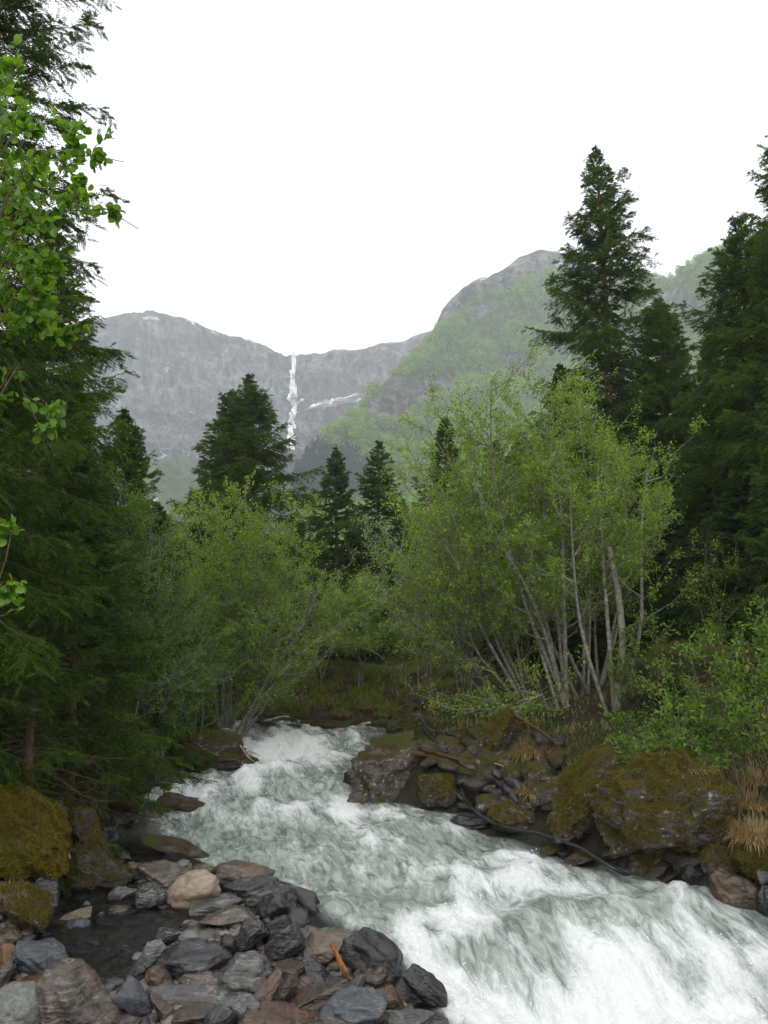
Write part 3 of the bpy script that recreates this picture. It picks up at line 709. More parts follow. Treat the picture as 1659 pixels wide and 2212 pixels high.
def broadleaf(name, base, stems, n_leaf, size, seed, bark, leafmat, limb_len=(.8, 2.3), n_limb=16, n_twig=9, t0=.24, up=.16, r0=.05, tmpl=LEAF, clump=.10, bare_twigs=0, flat=.55, twig_len=(.25, .75)):
    """stems: list of polylines (local, from the base)"""
    rg = np.random.default_rng(seed); A = Acc(); W = []; WR = []; LP, LD = [], []
    TL, TR = [], []
    for st in stems:
        st = np.asarray(st, float); n = len(st); L = np.linalg.norm(np.diff(st, axis=0), axis=1).sum()
        rr = r0*.58*rg.uniform(.75, 1.15)*(1-np.linspace(0, 1, n))**.8+.008
        W.append(resample(st, 14)); WR.append(np.interp(np.linspace(0,1,14), np.linspace(0,1,n), rr))
        stf = resample(st, 60); dirs = norm(np.gradient(stf, axis=0))
        for q in range(n_limb):
            t = t0+(1-t0)*(q+rg.random())/n_limb; i = min(59, int(t*59)); p = stf[i]
            az = rg.random()*6.28; o = np.array([math.cos(az), math.sin(az), 0])
            d = norm(o*rg.uniform(.7, 1.1)+dirs[i]*rg.uniform(.2, .8)+np.array([0, 0, up*rg.uniform(.3, 1.2)]))
            Ll = rg.uniform(*limb_len)*(1.1-.5*t)
            e = p+d*Ll+np.array([0, 0, .12*Ll]); lm = wiggle(p, e, 7, rg, .06, -.06)
            TL.append(lm); TR.append(np.linspace(.012*Ll/1.2+.003, .003, 7))
            for k in range(n_twig):
                tt = rg.uniform(.2, 1); j = tt*6; j0 = min(5, int(j)); pp = lm[j0]+(lm[j0+1]-lm[j0])*(j-j0)
                dd = norm((lm[j0+1]-lm[j0])/np.linalg.norm(lm[j0+1]-lm[j0])+rg.normal(0, .65, 3)+np.array([0, 0, .1]))
                lt = rg.uniform(*twig_len)*(1.1-.4*tt); tw = wiggle(pp, pp+dd*lt, 7, rg, .07)
                TL.append(tw); TR.append(np.linspace(.005, .0018, 7))
                if k < n_twig-bare_twigs:
                    LP.append(tw); LD.append(np.tile(dd, (7, 1)))
    A.add(*tubes(W, WR, 8))
    B = Acc(); B.add(*tubes(TL, TR, 4))
    P = np.concatenate(LP); D = np.concatenate(LD)
    nc = max(20, n_leaf//9); ic = rg.integers(0, len(P), nc); n_leaf = int(n_leaf*(.72 if n_leaf > 15000 else 1)) if tmpl is LEAF else n_leaf; h_ = n_leaf//2; i = np.concatenate([ic[rg.integers(0, nc, h_)], rg.integers(0, len(P), n_leaf-h_)])
    pts = P[i]+rg.normal(0, clump*.5, (n_leaf, 3)); dd = norm(D[i]+rg.normal(0, .8, (n_leaf, 3)))
    V, F = leaves(pts, dd, size*rg.uniform(.55, 1.2, n_leaf), rg, tmpl, flat)
    return A.mesh(name+'_trunk', bark), B.mesh(name+'_limbs', bark), mesh(name+'_leaves', V, F, leafmat, False)
def put_broadleaf(meshes, label, cat, loc, name='alder_tree', group=None, rz=0):
    t = thing(name, label, cat, loc, group, rz)
    link('trunk', meshes[0], t); link('limbs', meshes[1], t); link('crown', meshes[2], t); return t
def stems_to(base, tops, rg, bend=.10, out=.25):
    """curved stems from a base to tip points"""
    r = []
    for tp in tops:
        v = np.asarray(tp, float)-base; L = np.linalg.norm(v); b = rg.normal(0, .10, 3)*np.array([1, 1, 0])
        m1 = b+v*.33+np.array([v[0]*out*.4, v[1]*out*.2, -.0])*.5+rg.normal(0, bend*L*.35, 3)*np.array([1, 1, .2])
        m2 = v*.68+rg.normal(0, bend*L*.35, 3)*np.array([1, 1, .2])
        r.append(curve([b*1.0-np.array([0,0,.15]), m1, m2, v], 18))
    return r
M_lf = mat_leaf('alder_leaves', (.080,.152,.008), (.235,.355,.018), .5, .05)
M_lf_y = mat_leaf('young_alder_leaves', (.095,.165,.009), (.265,.385,.022), .5, .05)
M_lf_b = mat_leaf('bright_bush_leaves', (.055,.125,.007), (.155,.265,.016), .45, .05)
M_lf_p = mat_leaf('pale_blossom_leaves', (.09,.16,.03), (.30,.40,.15), .35, .05)
M_lf_d = mat_leaf('shade_leaves', (.050,.125,.008), (.160,.285,.015), .48, .04)
def alder(label, bdx, bdy, Y, tips, n_leaf, seed, size=.055, mat=None, r0=.055, cat='alder', name='alder_tree', bark=None, group='alders along the stream', extra=(), **kw):
    rg = np.random.default_rng(seed)
    p = at(bdx, bdy, Y); base = np.array([p[0], Y, H1(p[0], Y)])
    if len(tips) > 1 and cat == 'alder' and n_leaf > 12000:
        tips = list(tips)+[((a[0]+b[0])/2+rg.normal(0, 22), (a[1]+b[1])/2+rg.uniform(10, 110), (a[2]+b[2])/2+rg.normal(0, .5)) for a, b in zip(tips, tips[1:])]
    tp = [at(a, b, Y+dy_) for a, b, dy_ in tips]
    ex = [curve([at(*q)-base for q in e], 18) for e in extra]
    return put_broadleaf(broadleaf(name, base, stems_to(base, tp, rg)+ex, n_leaf, size, seed, bark or M_bark_a, mat or M_lf, r0=r0, **kw), label, cat, base, name, group)
# thicket on the far side of the stream, leaning over the water
alder('tallest alder of the thicket with many long grey stems leaning towards the waterfall', 1225, 1610, 17.6, [(1060,822,.5),(1010,900,-.6),(1110,870,1.0),(1165,860,-.3)], 30000, 101, r0=.075, n_limb=17)
alder('alder in the middle of the thicket with straight grey stems', 1262, 1612, 18.4, [(1190,838,.3),(1245,850,.9),(1140,960,-.8)], 24000, 102, r0=.07, n_limb=17)
alder('alder low in the thicket, leaning furthest out over the water', 1140, 1590, 18.6, [(925,925,.2),(900,1040,-.6),(985,1010,.7),(960,960,.2)], 26000, 103, r0=.06, mat=M_lf_y, n_limb=16)
alder('alder of the thicket beside the birch with the sawn stub', 1300, 1608, 18.8, [(1290,880,.2),(1350,960,.7)], 17000, 104, r0=.06, n_limb=16)
BT = [(1338,1602,16.6),(1334,1500,16.6),(1345,1400,16.6),(1336,1290,16.65),(1316,1184,16.7)]
birch = alder('pale barked birch with a sawn off stub half way up its trunk', 1335, 1600, 16.6, [(1290,1000,.3),(1400,1000,.4),(1230,1010,-.5)], 9500, 105, r0=.085, cat='birch', name='birch_tree', bark=M_bark_a, t0=.42, n_limb=15, bare_twigs=3)
b_ = np.array(birch.location); tk = curve([at(*q)-b_ for q in BT], 18); a1 = tk[-1]; a0 = tk[-4]
A_ = Acc(); A_.add(*tubes([tk], [np.linspace(.085, .058, 18)], 10)); link('stub', A_.mesh('stub', M_bark_a), birch)
M_saw = mat_bark('sawn_wood', (.30,.19,.12), (.48,.34,.24), 20)
A_ = Acc(); A_.add(*tubes([np.stack([a1+norm(a1-a0)*t for t in (-.002, .008, .012)])], [np.array([.059,.057,.001])], 10)); link('sawn_face', A_.mesh('sawn_face', M_saw), birch)
alder('slender alder at the water side of the thicket above the mossy rubble', 1075, 1560, 19.6, [(880,1150,.2),(930,1130,.4),(840,1290,-.5)], 17000, 106, extra=[[(1195,1590,17.4),(1172,1500,17.0),(1150,1512,16.9),(1105,1533,16.9),(1060,1534,16.9),(1010,1532,17.0)]], mat=M_lf_y)
alder('low alder behind the thicket stems with sparse fresh leaves', 1000, 1530, 21.5, [(985,1100,.3),(1040,1080,.5),(930,1220,0)], 16000, 107, r0=.04)
alder('low alder spreading in front of the dark spruces between stub birch and blossomed tree', 1130, 1500, 21, [(1120,1080,.3),(1200,1050,.5),(1060,1140,0)], 17000, 117, r0=.045)
alder('tree with whitish blossom beside the slim spruces', 915, 1500, 24, [(880,1110,.4),(925,1120,.3),(845,1190,0),(955,1170,.5)], 14000, 108, mat=M_lf_p, cat='blossom tree', name='blossom_tree', r0=.045)
# clump on the shaded side at the far rapids
alder('alder clump with many thin pale stems on the mossy hump by the far rapids', 490, 1600, 22.5, [(470,1085,1.0),(530,1058,.8),(590,1085,.5),(420,1110,.6),(560,1180,-.4)], 31000, 109, size=.066, r0=.055, mat=M_lf, n_limb=15)
alder('alder leaning far out over the water with long bare lower boughs', 515, 1605, 21.6, [(700,1240,.4),(650,1180,.6),(600,1290,0)], 17000, 110, extra=[[(515,1607,21.3),(545,1545,21.0),(590,1480,20.8),(650,1410,20.7),(710,1365,20.7),(770,1320,20.8)],[(500,1600,21.2),(560,1500,20.9),(590,1440,20.8),(600,1370,20.8)]], size=.06, r0=.06, bare_twigs=2, n_limb=15)
alder('alder behind the leaning one with its crown against the broad pyramid spruce', 440, 1560, 24.5, [(400,1110,.4),(630,1100,.5),(665,1190,.3),(350,1090,.2)], 22000, 111, size=.066, mat=M_lf_y)
alder('bright green rounded bush on the shaded bank beside the alder clump', 415, 1560, 19.6, [(400,1330,.2),(440,1350,0),(370,1390,.1),(460,1410,-.2),(430,1290,.4)], 21000, 112, size=.045, r0=.02, mat=M_lf_b, cat='bush', name='leafy_bush', t0=.05, limb_len=(.4,1.0), n_limb=13, group='bushes along the stream')
alder('thin arched birch bowed over like a bridge on the grassy far bank', 858, 1482, 24.9, [(855,1290,-.6),(880,1330,-.4)], 6500, 113, extra=[[(858,1484,24.9),(848,1455,24.8),(822,1418,24.7),(775,1396,24.6),(720,1388,24.5),(690,1390,24.4)]], size=.055, r0=.035, cat='birch', name='birch_tree', t0=.4, limb_len=(.5, 1.1))
alder('small forked birch on the grassy far bank, in front of the darkest trunks', 780, 1478, 26, [(770,1290,0),(800,1270,.3),(745,1320,-.2)], 9000, 114, size=.055, r0=.03, cat='birch', name='birch_tree', t0=.35, limb_len=(.5,1.2))
alder('small leafy alder over the grassy far bank edge, next to the drooping boughs', 690, 1500, 26.5, [(660,1330,0),(720,1300,.3),(760,1280,.3)], 10000, 115, size=.055, r0=.03, t0=.3)
# leafy growth among the spruces of the shaded bank
for k, (bx, by, Yt, tips, nl, lab) in enumerate([
  (250,1520,16.4,[(255,1040,.3),(290,1080,.2),(225,1160,0),(330,1150,.3)],13000,'leafy tree growing up through the spruces of the shaded bank'),
  (352,1570,17.3,[(330,1120,.3),(370,1210,.2),(290,1240,-.3),(385,1300,.1)],17000,'leafy tree between the stream edge spruce and the alder clump'),
  (215,1560,16.2,[(245,1400,.2),(190,1430,-.1),(290,1440,.2)],3500,'low leafy shrub under the dark spruces of the shaded bank')]):
    alder(lab, bx, by, Yt, tips, nl, 120+k, size=.052, mat=M_lf_d, r0=.03, t0=.2, limb_len=(.5,1.5), group='broadleaf trees among the spruces')
# saplings on the mossy boulders
def sapling(label, bdx, bdy, Y, tips, nl, seed, size=.085, mat=None, **kw):
    nl = int(nl*.36)
    return alder(label, bdx, bdy, Y, tips, nl, seed, size=size, mat=mat or M_lf_b, r0=kw.pop('r0', .016), cat='sapling', name='sapling', bark=M_bark_b, group='saplings by the mossy boulders', t0=kw.pop('t0', .3), limb_len=kw.pop('limb_len', (.25,.75)), n_limb=kw.pop('n_limb', 12), n_twig=5, tmpl=LEAF_N, twig_len=(.12,.35), **kw)
sapling('tall bright sapling with several thin dark stems rooted beside the largest mossy boulder', 1590, 1740, 12.6, [(1490,1410,.2),(1545,1395,.3),(1440,1520,-.3),(1580,1440,0),(1400,1620,-.2)], 5200, 201)
sapling('bright sapling spreading its sprays across the top of the largest mossy boulder', 1480, 1660, 14.2, [(1400,1480,.2),(1440,1440,.3),(1360,1560,0),(1500,1500,.2),(1380,1620,-.5)], 5600, 202)
sapling('leafy sapling at the frame edge with large fresh leaves', 1700, 1660, 12.6, [(1640,1290,0),(1600,1400,-.1),(1680,1330,.2),(1610,1520,-.4)], 4600, 203)
sapling('slim rowan sapling standing alone in front of the dark spruces', 1545, 1420, 18.2, [(1528,1160,0),(1560,1180,.2),(1500,1260,.1)], 3000, 204, mat=M_lf, size=.07)
sapling('leafy thicket sapling below the mossy outcrop', 1400, 1600, 16.2, [(1370,1340,.3),(1420,1380,.1),(1450,1430,.3),(1340,1430,0)], 5200, 205)
sapling('leafy sapling behind the largest mossy boulder under the outcrop', 1560, 1600, 15.8, [(1560,1380,.3),(1620,1420,.1),(1520,1450,.3),(1640,1480,0)], 5600, 206)
sapling('low sapling creeping over the shoulder of the largest mossy boulder', 1520, 1640, 13.6, [(1420,1600,-.2),(1460,1570,0),(1540,1540,.2),(1590,1570,.2)], 3600, 207)
sapling('leafy sprays lying over the middle of the largest mossy boulder', 1450, 1680, 13.2, [(1380,1640,-.3),(1430,1650,-.4),(1490,1640,-.3),(1520,1680,-.3)], 3400, 221, limb_len=(.2,.5))
sapling('small leafy sprig growing from the crack between the mossy pair', 1350, 1660, 13.6, [(1320,1610,-.1),(1360,1600,0),(1345,1640,-.3)], 1500, 222, limb_len=(.15,.4))
sapling('tiny bright sapling alone on the dark rocks at the shaded water edge', 322, 1690, 15.9, [(300,1590,0),(330,1620,.1),(345,1650,.1)], 620, 208, size=.06, r0=.008, limb_len=(.15,.35))
sapling('low leafy sapling among the mossy rubble below the arched trunk', 1010, 1590, 18.6, [(960,1510,0),(1030,1500,.2),(1080,1540,.1)], 2200, 209, size=.055)
sapling('leafy undergrowth sapling at the frame edge above the grass', 1680, 1590, 16, [(1640,1460,0),(1600,1500,.1),(1690,1440,.1)], 4200, 210)
sapling('sapling beside the thin spruce trunk at the foot of the outcrop', 1640, 1450, 18.5, [(1600,1320,0),(1650,1290,.2),(1560,1360,0)], 4200, 211)
sapling('bright low sapling at the water side of the shaded bank between dark spruces', 250, 1560, 16.4, [(230,1490,0),(270,1480,.1)], 900, 212, size=.06, r0=.008, limb_len=(.15,.4))

# the near alder whose boughs reach in from beside the camera
def near_alder():
    rg = np.random.default_rng(301)
    base = np.array([-3.35, 4.3, H1(-3.35, 4.3)])
    Q = lambda dx, dy, Y: at(dx, dy, Y)-base
    trunk = curve([(0,0,-.2),(.02,.05,1.5),(-.05,.1,3.2),(.05,.1,5.2),(.0,.1,7.0)], 16)
    boughs = [[trunk[5], Q(0,548,4.4), Q(70,470,4.5), Q(118,400,4.6), Q(160,300,4.7), Q(175,250,4.75)],
              [trunk[5], Q(-20,500,4.3), Q(60,500,4.4), Q(150,455,4.5), Q(225,450,4.55), Q(300,495,4.6)],
              [trunk[5], Q(10,560,4.5), Q(80,560,4.6), Q(130,590,4.65), Q(160,570,4.7)],
              [trunk[6], Q(10,450,4.5), Q(95,350,4.6), Q(195,335,4.7), Q(268,350,4.8)],
              [trunk[4], Q(-10,640,4.4), Q(70,640,4.5), Q(140,670,4.6)],
              [trunk[4], Q(-10,720,4.4), Q(60,700,4.5), Q(150,690,4.6)],
              [trunk[8], Q(-10,260,4.3), Q(20,215,4.4), Q(35,115,4.5)],
              [trunk[7], Q(-20,380,4.3), Q(40,330,4.4), Q(75,240,4.5)],
              [trunk[4], Q(0,600,4.9), Q(100,690,5), Q(190,770,5.1)],
              [trunk[3], Q(-20,900,4.4), Q(60,890,4.5), Q(120,985,4.6)],
              [trunk[3], Q(-20,880,4.6), Q(80,870,4.7), Q(170,930,4.8)],
              [trunk[2], Q(-20,1300,4.3), Q(-5,1130,4.4)],[trunk[2], Q(-30,1330,4.3), Q(5,1320,4.4)],
              [trunk[5], Q(-10,520,4.9), Q(60,470,5.0), Q(120,440,5.1), Q(190,420,5.1)],
              [trunk[5], Q(-10,590,4.8), Q(60,600,4.9), Q(120,620,5.0)],
              [trunk[6], Q(-10,440,4.9), Q(50,390,5.0), Q(110,330,5.1)],
              [trunk[6], Q(-10,400,4.7), Q(60,420,4.8), Q(140,400,4.9), Q(230,400,4.9)],
              [trunk[4], Q(-10,680,4.8), Q(60,660,4.9), Q(150,640,5.0)],
              [trunk[6], Q(-10,330,4.6), Q(30,290,4.7), Q(50,215,4.8)],
              [trunk[4], Q(-10,760,4.6), Q(70,740,4.7), Q(165,720,4.8)]]
    A = Acc(); A.add(*tubes([trunk], [np.linspace(.09,.03,16)], 10))
    BL, BR, LP, LD = [], [], [], []
    for bi, b in enumerate(boughs):
        c = curve(b, 26); BL.append(c); BR.append(np.linspace(.014, .0025, 26))
        sparse = bi in (9, 10, 11, 12)
        for k in range(46 if not sparse else 8):
            t = rg.uniform(.25 if not sparse else .75, 1) if k > 5 else 1.0; i = min(24, int(t*25)); d = norm(c[i+1]-c[i])
            dd = norm(d+rg.normal(0, .7, 3)+np.array([0, 0, .15])); L = rg.uniform(.08, .34)*(1.15-.5*t) if k > 5 else rg.uniform(.04, .09)
            tw = resample(wiggle(c[i], c[i]+dd*L, 7, rg, .08), 26); BL.append(tw); BR.append(np.linspace(.0035, .0012, 26))
            for q in range(rg.integers(6, 11)):
                j = int(rg.uniform(6, 25)); LP.append(tw[j]+rg.normal(0, .012, 3)); LD.append(norm(dd*.6+rg.normal(0, .6, 3)+np.array([0,0,-.15])))
    B = Acc(); B.add(*tubes(BL, BR, 5))
    tm = np.array([(0,0,0),(.16,.27,.05),(.50,.40,.06),(.82,.30,.03),(1,0,-.10),(.82,-.30,.03),(.50,-.40,.06),(.16,-.27,.05)], float)
    P = np.array(LP); D = np.array(LD); N = len(P); sz = rg.uniform(.034, .064, N)
    Nn = norm(np.array([0, -.25, 1.])*.55+rg.normal(0, .45, (N, 3))); S = norm(np.cross(Nn, D)); U = np.cross(D, S)
    V = P[:,None]+sz[:,None,None]*(tm[None,:,0:1]*D[:,None]+tm[None,:,1:2]*S[:,None]+tm[None,:,2:3]*U[:,None])
    F = np.array([(0,1,2,3),(0,3,4,4),(0,4,5,5),(0,5,6,7)])
    F4 = (np.array([(0,1,2,3),(0,5,6,7)])[None]+(np.arange(N)*8)[:,None,None]).reshape(-1, 4)
    F3 = (np.array([(0,3,4),(0,4,5)])[None]+(np.arange(N)*8)[:,None,None]).reshape(-1, 3)
    t = thing('alder_tree', 'near alder with large round fresh leaves reaching into the picture against the sky', 'alder', base, 'alders along the stream')
    link('trunk', A.mesh('near_alder_trunk', M_bark_b), t); link('limbs', B.mesh('near_alder_limbs', M_bark_b), t)
    link('crown', mesh('near_alder_leaves', V.reshape(-1, 3), [F4, F3], mat_leaf('near_alder_leaves', (.065,.150,.006), (.150,.290,.010), .55, .06), False), t)
near_alder()
# ------------------------------------------------------------------ rocks
_ico = {}
def ico(sub):
    if sub not in _ico:
        bm = bmesh.new(); bmesh.ops.create_icosphere(bm, subdivisions=sub, radius=1)
        _ico[sub] = (np.array([v.co[:] for v in bm.verts]), np.array([[v.index for v in f.verts] for f in bm.faces])); bm.free()
    return _ico[sub]
def rock_shape(kind, seed, sub, lump=0):
    rg = np.random.default_rng(seed); d, F = ico(sub)
    if kind == 'round':
        e = 2.15; r = (np.abs(d)**e).sum(1)**(-1/e)
        nP = norm(rg.normal(size=(9, 3))); dist = rg.uniform(.70, 1.0, 9)
        q = np.maximum(d@nP.T, 1e-3)/dist; r = np.minimum(r, (q**9).sum(1)**(-1/9)*1.08)
        r = r*(1+.20*fbm(d*1.2+seed, 3, seed))
        P = d*r[:,None]
    else:
        k = {'angular': 15, 'slab': 12, 'wedge': 10}[kind]
        nP = norm(rg.normal(size=(k, 3))); dist = rg.uniform(.62, .95, k)
        if kind == 'slab':
            nP[0] = (.05, -.08, 1); nP[1] = (0, 0, -1); dist[:2] = .62, .6; nP[2:, 2] *= .45; nP = norm(nP)
        if kind == 'wedge': nP[0] = norm(np.array([.55, -.3, .8])); dist[0] = .38; nP[1] = norm(np.array([-.5, -.7, .25])); dist[1] = .5
        q = np.maximum(d@nP.T, 1e-3)/dist; r = (q**26).sum(1)**(-1/26)
        P = d*r[:,None]
        P = P*(1+.07*fbm(P*1.6+seed, 3, seed))[:,None]
    n = norm(d)
    ax = norm(rg.normal(size=3)*np.array([.5, .5, 1])); lay = P@ax
    if kind != 'round':      # broken layers of the slate
        P = P+n*(.030*np.sign(gnoise(np.stack([lay*5, lay*0, P[:,0]*.8], 1), seed+4))*np.abs(gnoise(np.stack([lay*5, lay*0, P[:,0]*.8], 1), seed+4))**.5)[:,None]
    P = P+n*(.045*fbm(P*3.1, 4, seed+7)+.012*fbm(P*11, 3, seed+9))[:,None]
    if lump: P = P+n*(.16*fbm(P*1.9+3, 3, seed+21)+.07*ridged(P*3.6, 3, seed+22)-.05+.018*fbm(P*16, 2, seed+23))[:,None]
    return P, F
WETK = (.80, .80, .80)
def mat_rock(name, a, b, stripe=.5, vein=None, rust=None, rough=(.13,.38), sc_=1.0, speck=.6, spec=.42, moss=0, mosscols=((.05,.055,.010),(.12,.075,.018)), wet_low=0):
    n = NT(name); v, rnd = n.offs()
    sv = n.n('Mapping'); sv.inputs['Rotation'].default_value = (.5, .35, .2); sv.inputs['Scale'].default_value = (1.2, 1.2, 9); n.l(v, sv.inputs[0])
    st = n.noise(sv.outputs[0], 2.6*sc_, 5, .6, .9); f1 = n.noise(v, 3.0*sc_, 6, .62); f2 = n.noise(v, 22*sc_, 5, .7); f3 = n.noise(v, 90*sc_, 3, .7)
    c = n.mix(n.ramp(n.mix(stripe, f1, st), (.38, 0.0), (.62, 1.0)), a, b)
    c = n.mix(n.math('MULTIPLY', n.ramp(f2, (.42, 0.0), (.62, 1.0)), speck), c, tuple(x*.35 for x in a))
    c = n.mix(n.math('MULTIPLY', n.ramp(f3, (.5, 0.0), (.72, 1.0)), speck*.7), c, tuple(min(.7, x*1.9+.03) for x in b))
    if vein:
        vo = n.noise(sv.outputs[0], 1.7*sc_, 3, .5, 1.6)
        c = n.mix(n.ramp(vo, (.565, 0.0), (.60, .85), (.635, 0.0)), c, vein)
    if rust: c = n.mix(n.ramp(n.noise(v, 2.1*sc_, 4, .6, .4), (.50, 0.0), (.66, .8)), c, rust)
    h = n.math('ADD', n.math('MULTIPLY', st, .8), n.math('ADD', n.math('MULTIPLY', f1, .5), n.math('ADD', n.math('MULTIPLY', f2, .45), n.math('MULTIPLY', f3, .15))))
    r = n.ramp(f1, (.3, rough[0]), (.7, rough[1])); nrm = n.bump(h, .75, .03)
    if moss:
        lich = n.ramp(n.noise(v, 4.2*sc_, 5, .55, .5), (.665, 0.0), (.70, .75))
        if moss > .3: c = n.mix(n.ramp(n.noise(v, 9.0*sc_, 4, .6), (.60, 0.0), (.64, .8)), c, (.33,.33,.29))
        g = n.n('NewGeometry'); sx = n.n('SeparateXYZ'); n.l(g.outputs['Normal'], sx.inputs[0])
        mf = n.math('ADD', n.math('MULTIPLY', sx.outputs[2], .55), n.math('MULTIPLY', n.math('SUBTRACT', n.noise(v, 2.2*sc_, 6, .68), .5), 2.6))
        mf = n.ramp(n.math('ADD', mf, moss-.5), (.05, 0.0), (.28, 1.0))
        mc = n.mix(n.ramp(n.noise(v, 3.5*sc_, 5, .65), (.38, 0.0), (.62, 1.0)), *mosscols)
        mc = n.mix(n.ramp(f2, (.35, .55), (.6, 0.0)), mc, tuple(x*.3 for x in mosscols[1]))
        mc = n.mix(n.ramp(n.noise(v, 1.6*sc_, 4, .6, .4), (.48, 0.0), (.58, .8)), mc, (.055,.075,.010))
        if .5 < moss < .8: mc = n.mix(lich, mc, (.24,.25,.17))
        c = n.mix(mf, c, mc); r = n.mix(mf, r, .95)
        hb = n.math('ADD', h, n.math('MULTIPLY', n.math('MULTIPLY', mf, n.math('ADD', f2, f3)), 1.2)); nrm = n.bump(hb, .9, .035)
    return n.done(n.bsdf(n.mix(1.0, c, WETK if not moss else (1., 1., 1.), 'MULTIPLY'), r, nrm, spec, coat=0 if moss else .22))
RM = {
 'slate':  mat_rock('dark_wet_slate', (0.0150,0.0158,0.0180), (0.0562,0.0577,0.0615), .75, (0.1500,0.1500,0.1500)),
 'black':  mat_rock('black_wet_rock', (0.0096,0.0088,0.0088), (0.0336,0.0320,0.0304), .5, None, None, (.22,.5)),
 'blue':   mat_rock('blue_grey_slate', (0.0330,0.0385,0.0468), (0.0825,0.0908,0.1018), .7, (0.1650,0.1705,0.1760), None, (.35,.6)),
 'grey':   mat_rock('grey_schist', (0.0510,0.0528,0.0510), (0.1440,0.1440,0.1350), .75, (0.2520,0.2400,0.2160), None, (.35,.65)),
 'pale':   mat_rock('pale_grey_green_stone', (0.1054,0.1178,0.1023), (0.2232,0.2294,0.2015), .45, None, None, (.45,.7)),
 'brown':  mat_rock('brown_rock', (0.0292,0.0221,0.0156), (0.1008,0.0748,0.0533), .6, None, (0.1040,0.0553,0.0228)),
 'pink':   mat_rock('brown_banded_schist', (.032,.026,.021), (.135,.108,.086), .8, (.27,.23,.19), (.10,.052,.026)),
 'cream':  mat_rock('cream_and_orange_rock', (0.2340,0.1677,0.1092), (0.4056,0.3432,0.2652), .5, None, (0.2808,0.1326,0.0468), (.4,.65), speck=.25),
 'rust':   mat_rock('rusty_rock', (.034,.018,.010), (.105,.052,.024), .6, (.16,.12,.08), (.15,.062,.018)),
 'tan':    mat_rock('tan_rock', (0.0780,0.0600,0.0432), (0.2040,0.1650,0.1200), .6, None, (0.1200,0.0720,0.0360), (.4,.7)),
 'veined': mat_rock('black_and_white_veined_rock', (0.0128,0.0136,0.0136), (0.0880,0.0920,0.0880), .9, (0.3360,0.3440,0.3280), sc_=1.8),
 'mossd':  mat_rock('dark_rock_with_brown_moss', (.020,.017,.014), (.085,.072,.060), .5, None, None, (.35,.7), moss=.28, mosscols=((.050,.040,.010),(.095,.058,.016)), spec=.3),
 'mossb':  mat_rock('rock_under_brown_moss', (.030,.024,.018), (.16,.135,.115), .5, None, None, (.4,.8), moss=.45, mosscols=((.048,.055,.009),(.095,.062,.016)), spec=.25),
 'mossg':  mat_rock('rock_under_golden_moss', (.03,.025,.015), (.12,.10,.07), .4, None, None, (.5,.8), moss=1.05, mosscols=((.085,.080,.012),(.16,.115,.020)), spec=.15),
 'mossr':  mat_rock('rock_under_rusty_moss', (.022,.018,.015), (.15,.13,.12), .5, None, None, (.4,.8), moss=.55, mosscols=((.060,.070,.009),(.105,.066,.016)), spec=.25),
 'mosso':  mat_rock('outcrop_rock', (.03,.03,.03), (.13,.125,.12), .6, None, None, (.4,.8), moss=1.1, mosscols=((.018,.026,.005),(.038,.030,.008)), spec=.25),  # moss colours darkened, standing in for tree shade over the outcrop
}
_cache_h = {}
def march(dx, dy, off):
    a, b, c = ray(dx, dy); x = a/b*_Ys; z = CAMZ+c/b*_Ys
    h = np.where(_Ys < YB, np.maximum(H(x, _Ys), zw(_Ys)-.12), H(x, _Ys))+off
    k = int(np.argmax(z <= h)); 
    if z[k] > h[k]: k = len(_Ys)-1
    return np.array([x[k], _Ys[k], z[k]])
NROCK = [0]
def rock(label, x0, y0, x1, y1, kind, mat, tilt=0, deep=.8, sub=None, name='rock', group=None, sink=.18, seed=None, fuzz=0, fuzzmat=None, lift=0):
    NROCK[0] += 1; seed = seed or 500+NROCK[0]*7
    w, h = x1-x0, y1-y0; cx, cy = (x0+x1)/2, (y0+y1)/2
    p = march(cx, cy, .1); 
    for _ in range(2):
        mpp = K*p[1]*1.02/FOC; th = math.atan2(CAMZ-p[2], p[1])
        W = w*mpp; ha = h*mpp; D = min(deep*W, .80*ha/max(.05, math.sin(th)))
        Hh = math.sqrt(max(ha*ha-(D*math.sin(th))**2, (.25*ha)**2))/math.cos(th)
        p = march(cx, cy, Hh*(.5-sink)+lift)
    if sub is None: sub = 5 if max(w, h) > 55 else 4
    P, F = rock_shape(kind, seed, sub, name == 'boulder' or name == 'rock_outcrop')
    rg = np.random.default_rng(seed+1)
    asp = np.array([W, D, Hh]); a = R(tilt)
    # grow the stone upright in its own proportions, lean it, then fit it to its size
    if tilt:
        lw = math.hypot(W, Hh)*.95; lh = min(W, Hh)*.75
        P = P*np.array([lw, D, lh]); P = np.stack([P[:,0]*math.cos(a)-P[:,2]*math.sin(a), P[:,1], P[:,0]*math.sin(a)+P[:,2]*math.cos(a)], 1)
    else: 
        yw = rg.uniform(0, 6.28) if kind == 'round' else rg.normal(0, .5)
        P = np.stack([P[:,0]*math.cos(yw)-P[:,1]*math.sin(yw), P[:,0]*math.sin(yw)+P[:,1]*math.cos(yw), P[:,2]], 1)
    lo, hi = P.min(0), P.max(0); P = (P-(lo+hi)/2)/(hi-lo)*asp
    loc = p-np.array([0, 0, Hh/2]); P[:,2] += Hh/2
    o = link(name, mesh(name, P, F, RM[mat], kind == 'round' or 'moss' in mat), None, loc)
    if kind != 'round' and 'moss' not in mat: o.data.polygons.foreach_set('use_smooth', np.ones(len(F), bool))
    tag(o, label, 'boulder' if name == 'boulder' else 'rock', group)
    if fuzz: moss_fuzz(o, P, F, fuzz, fuzzmat, seed)
    return o
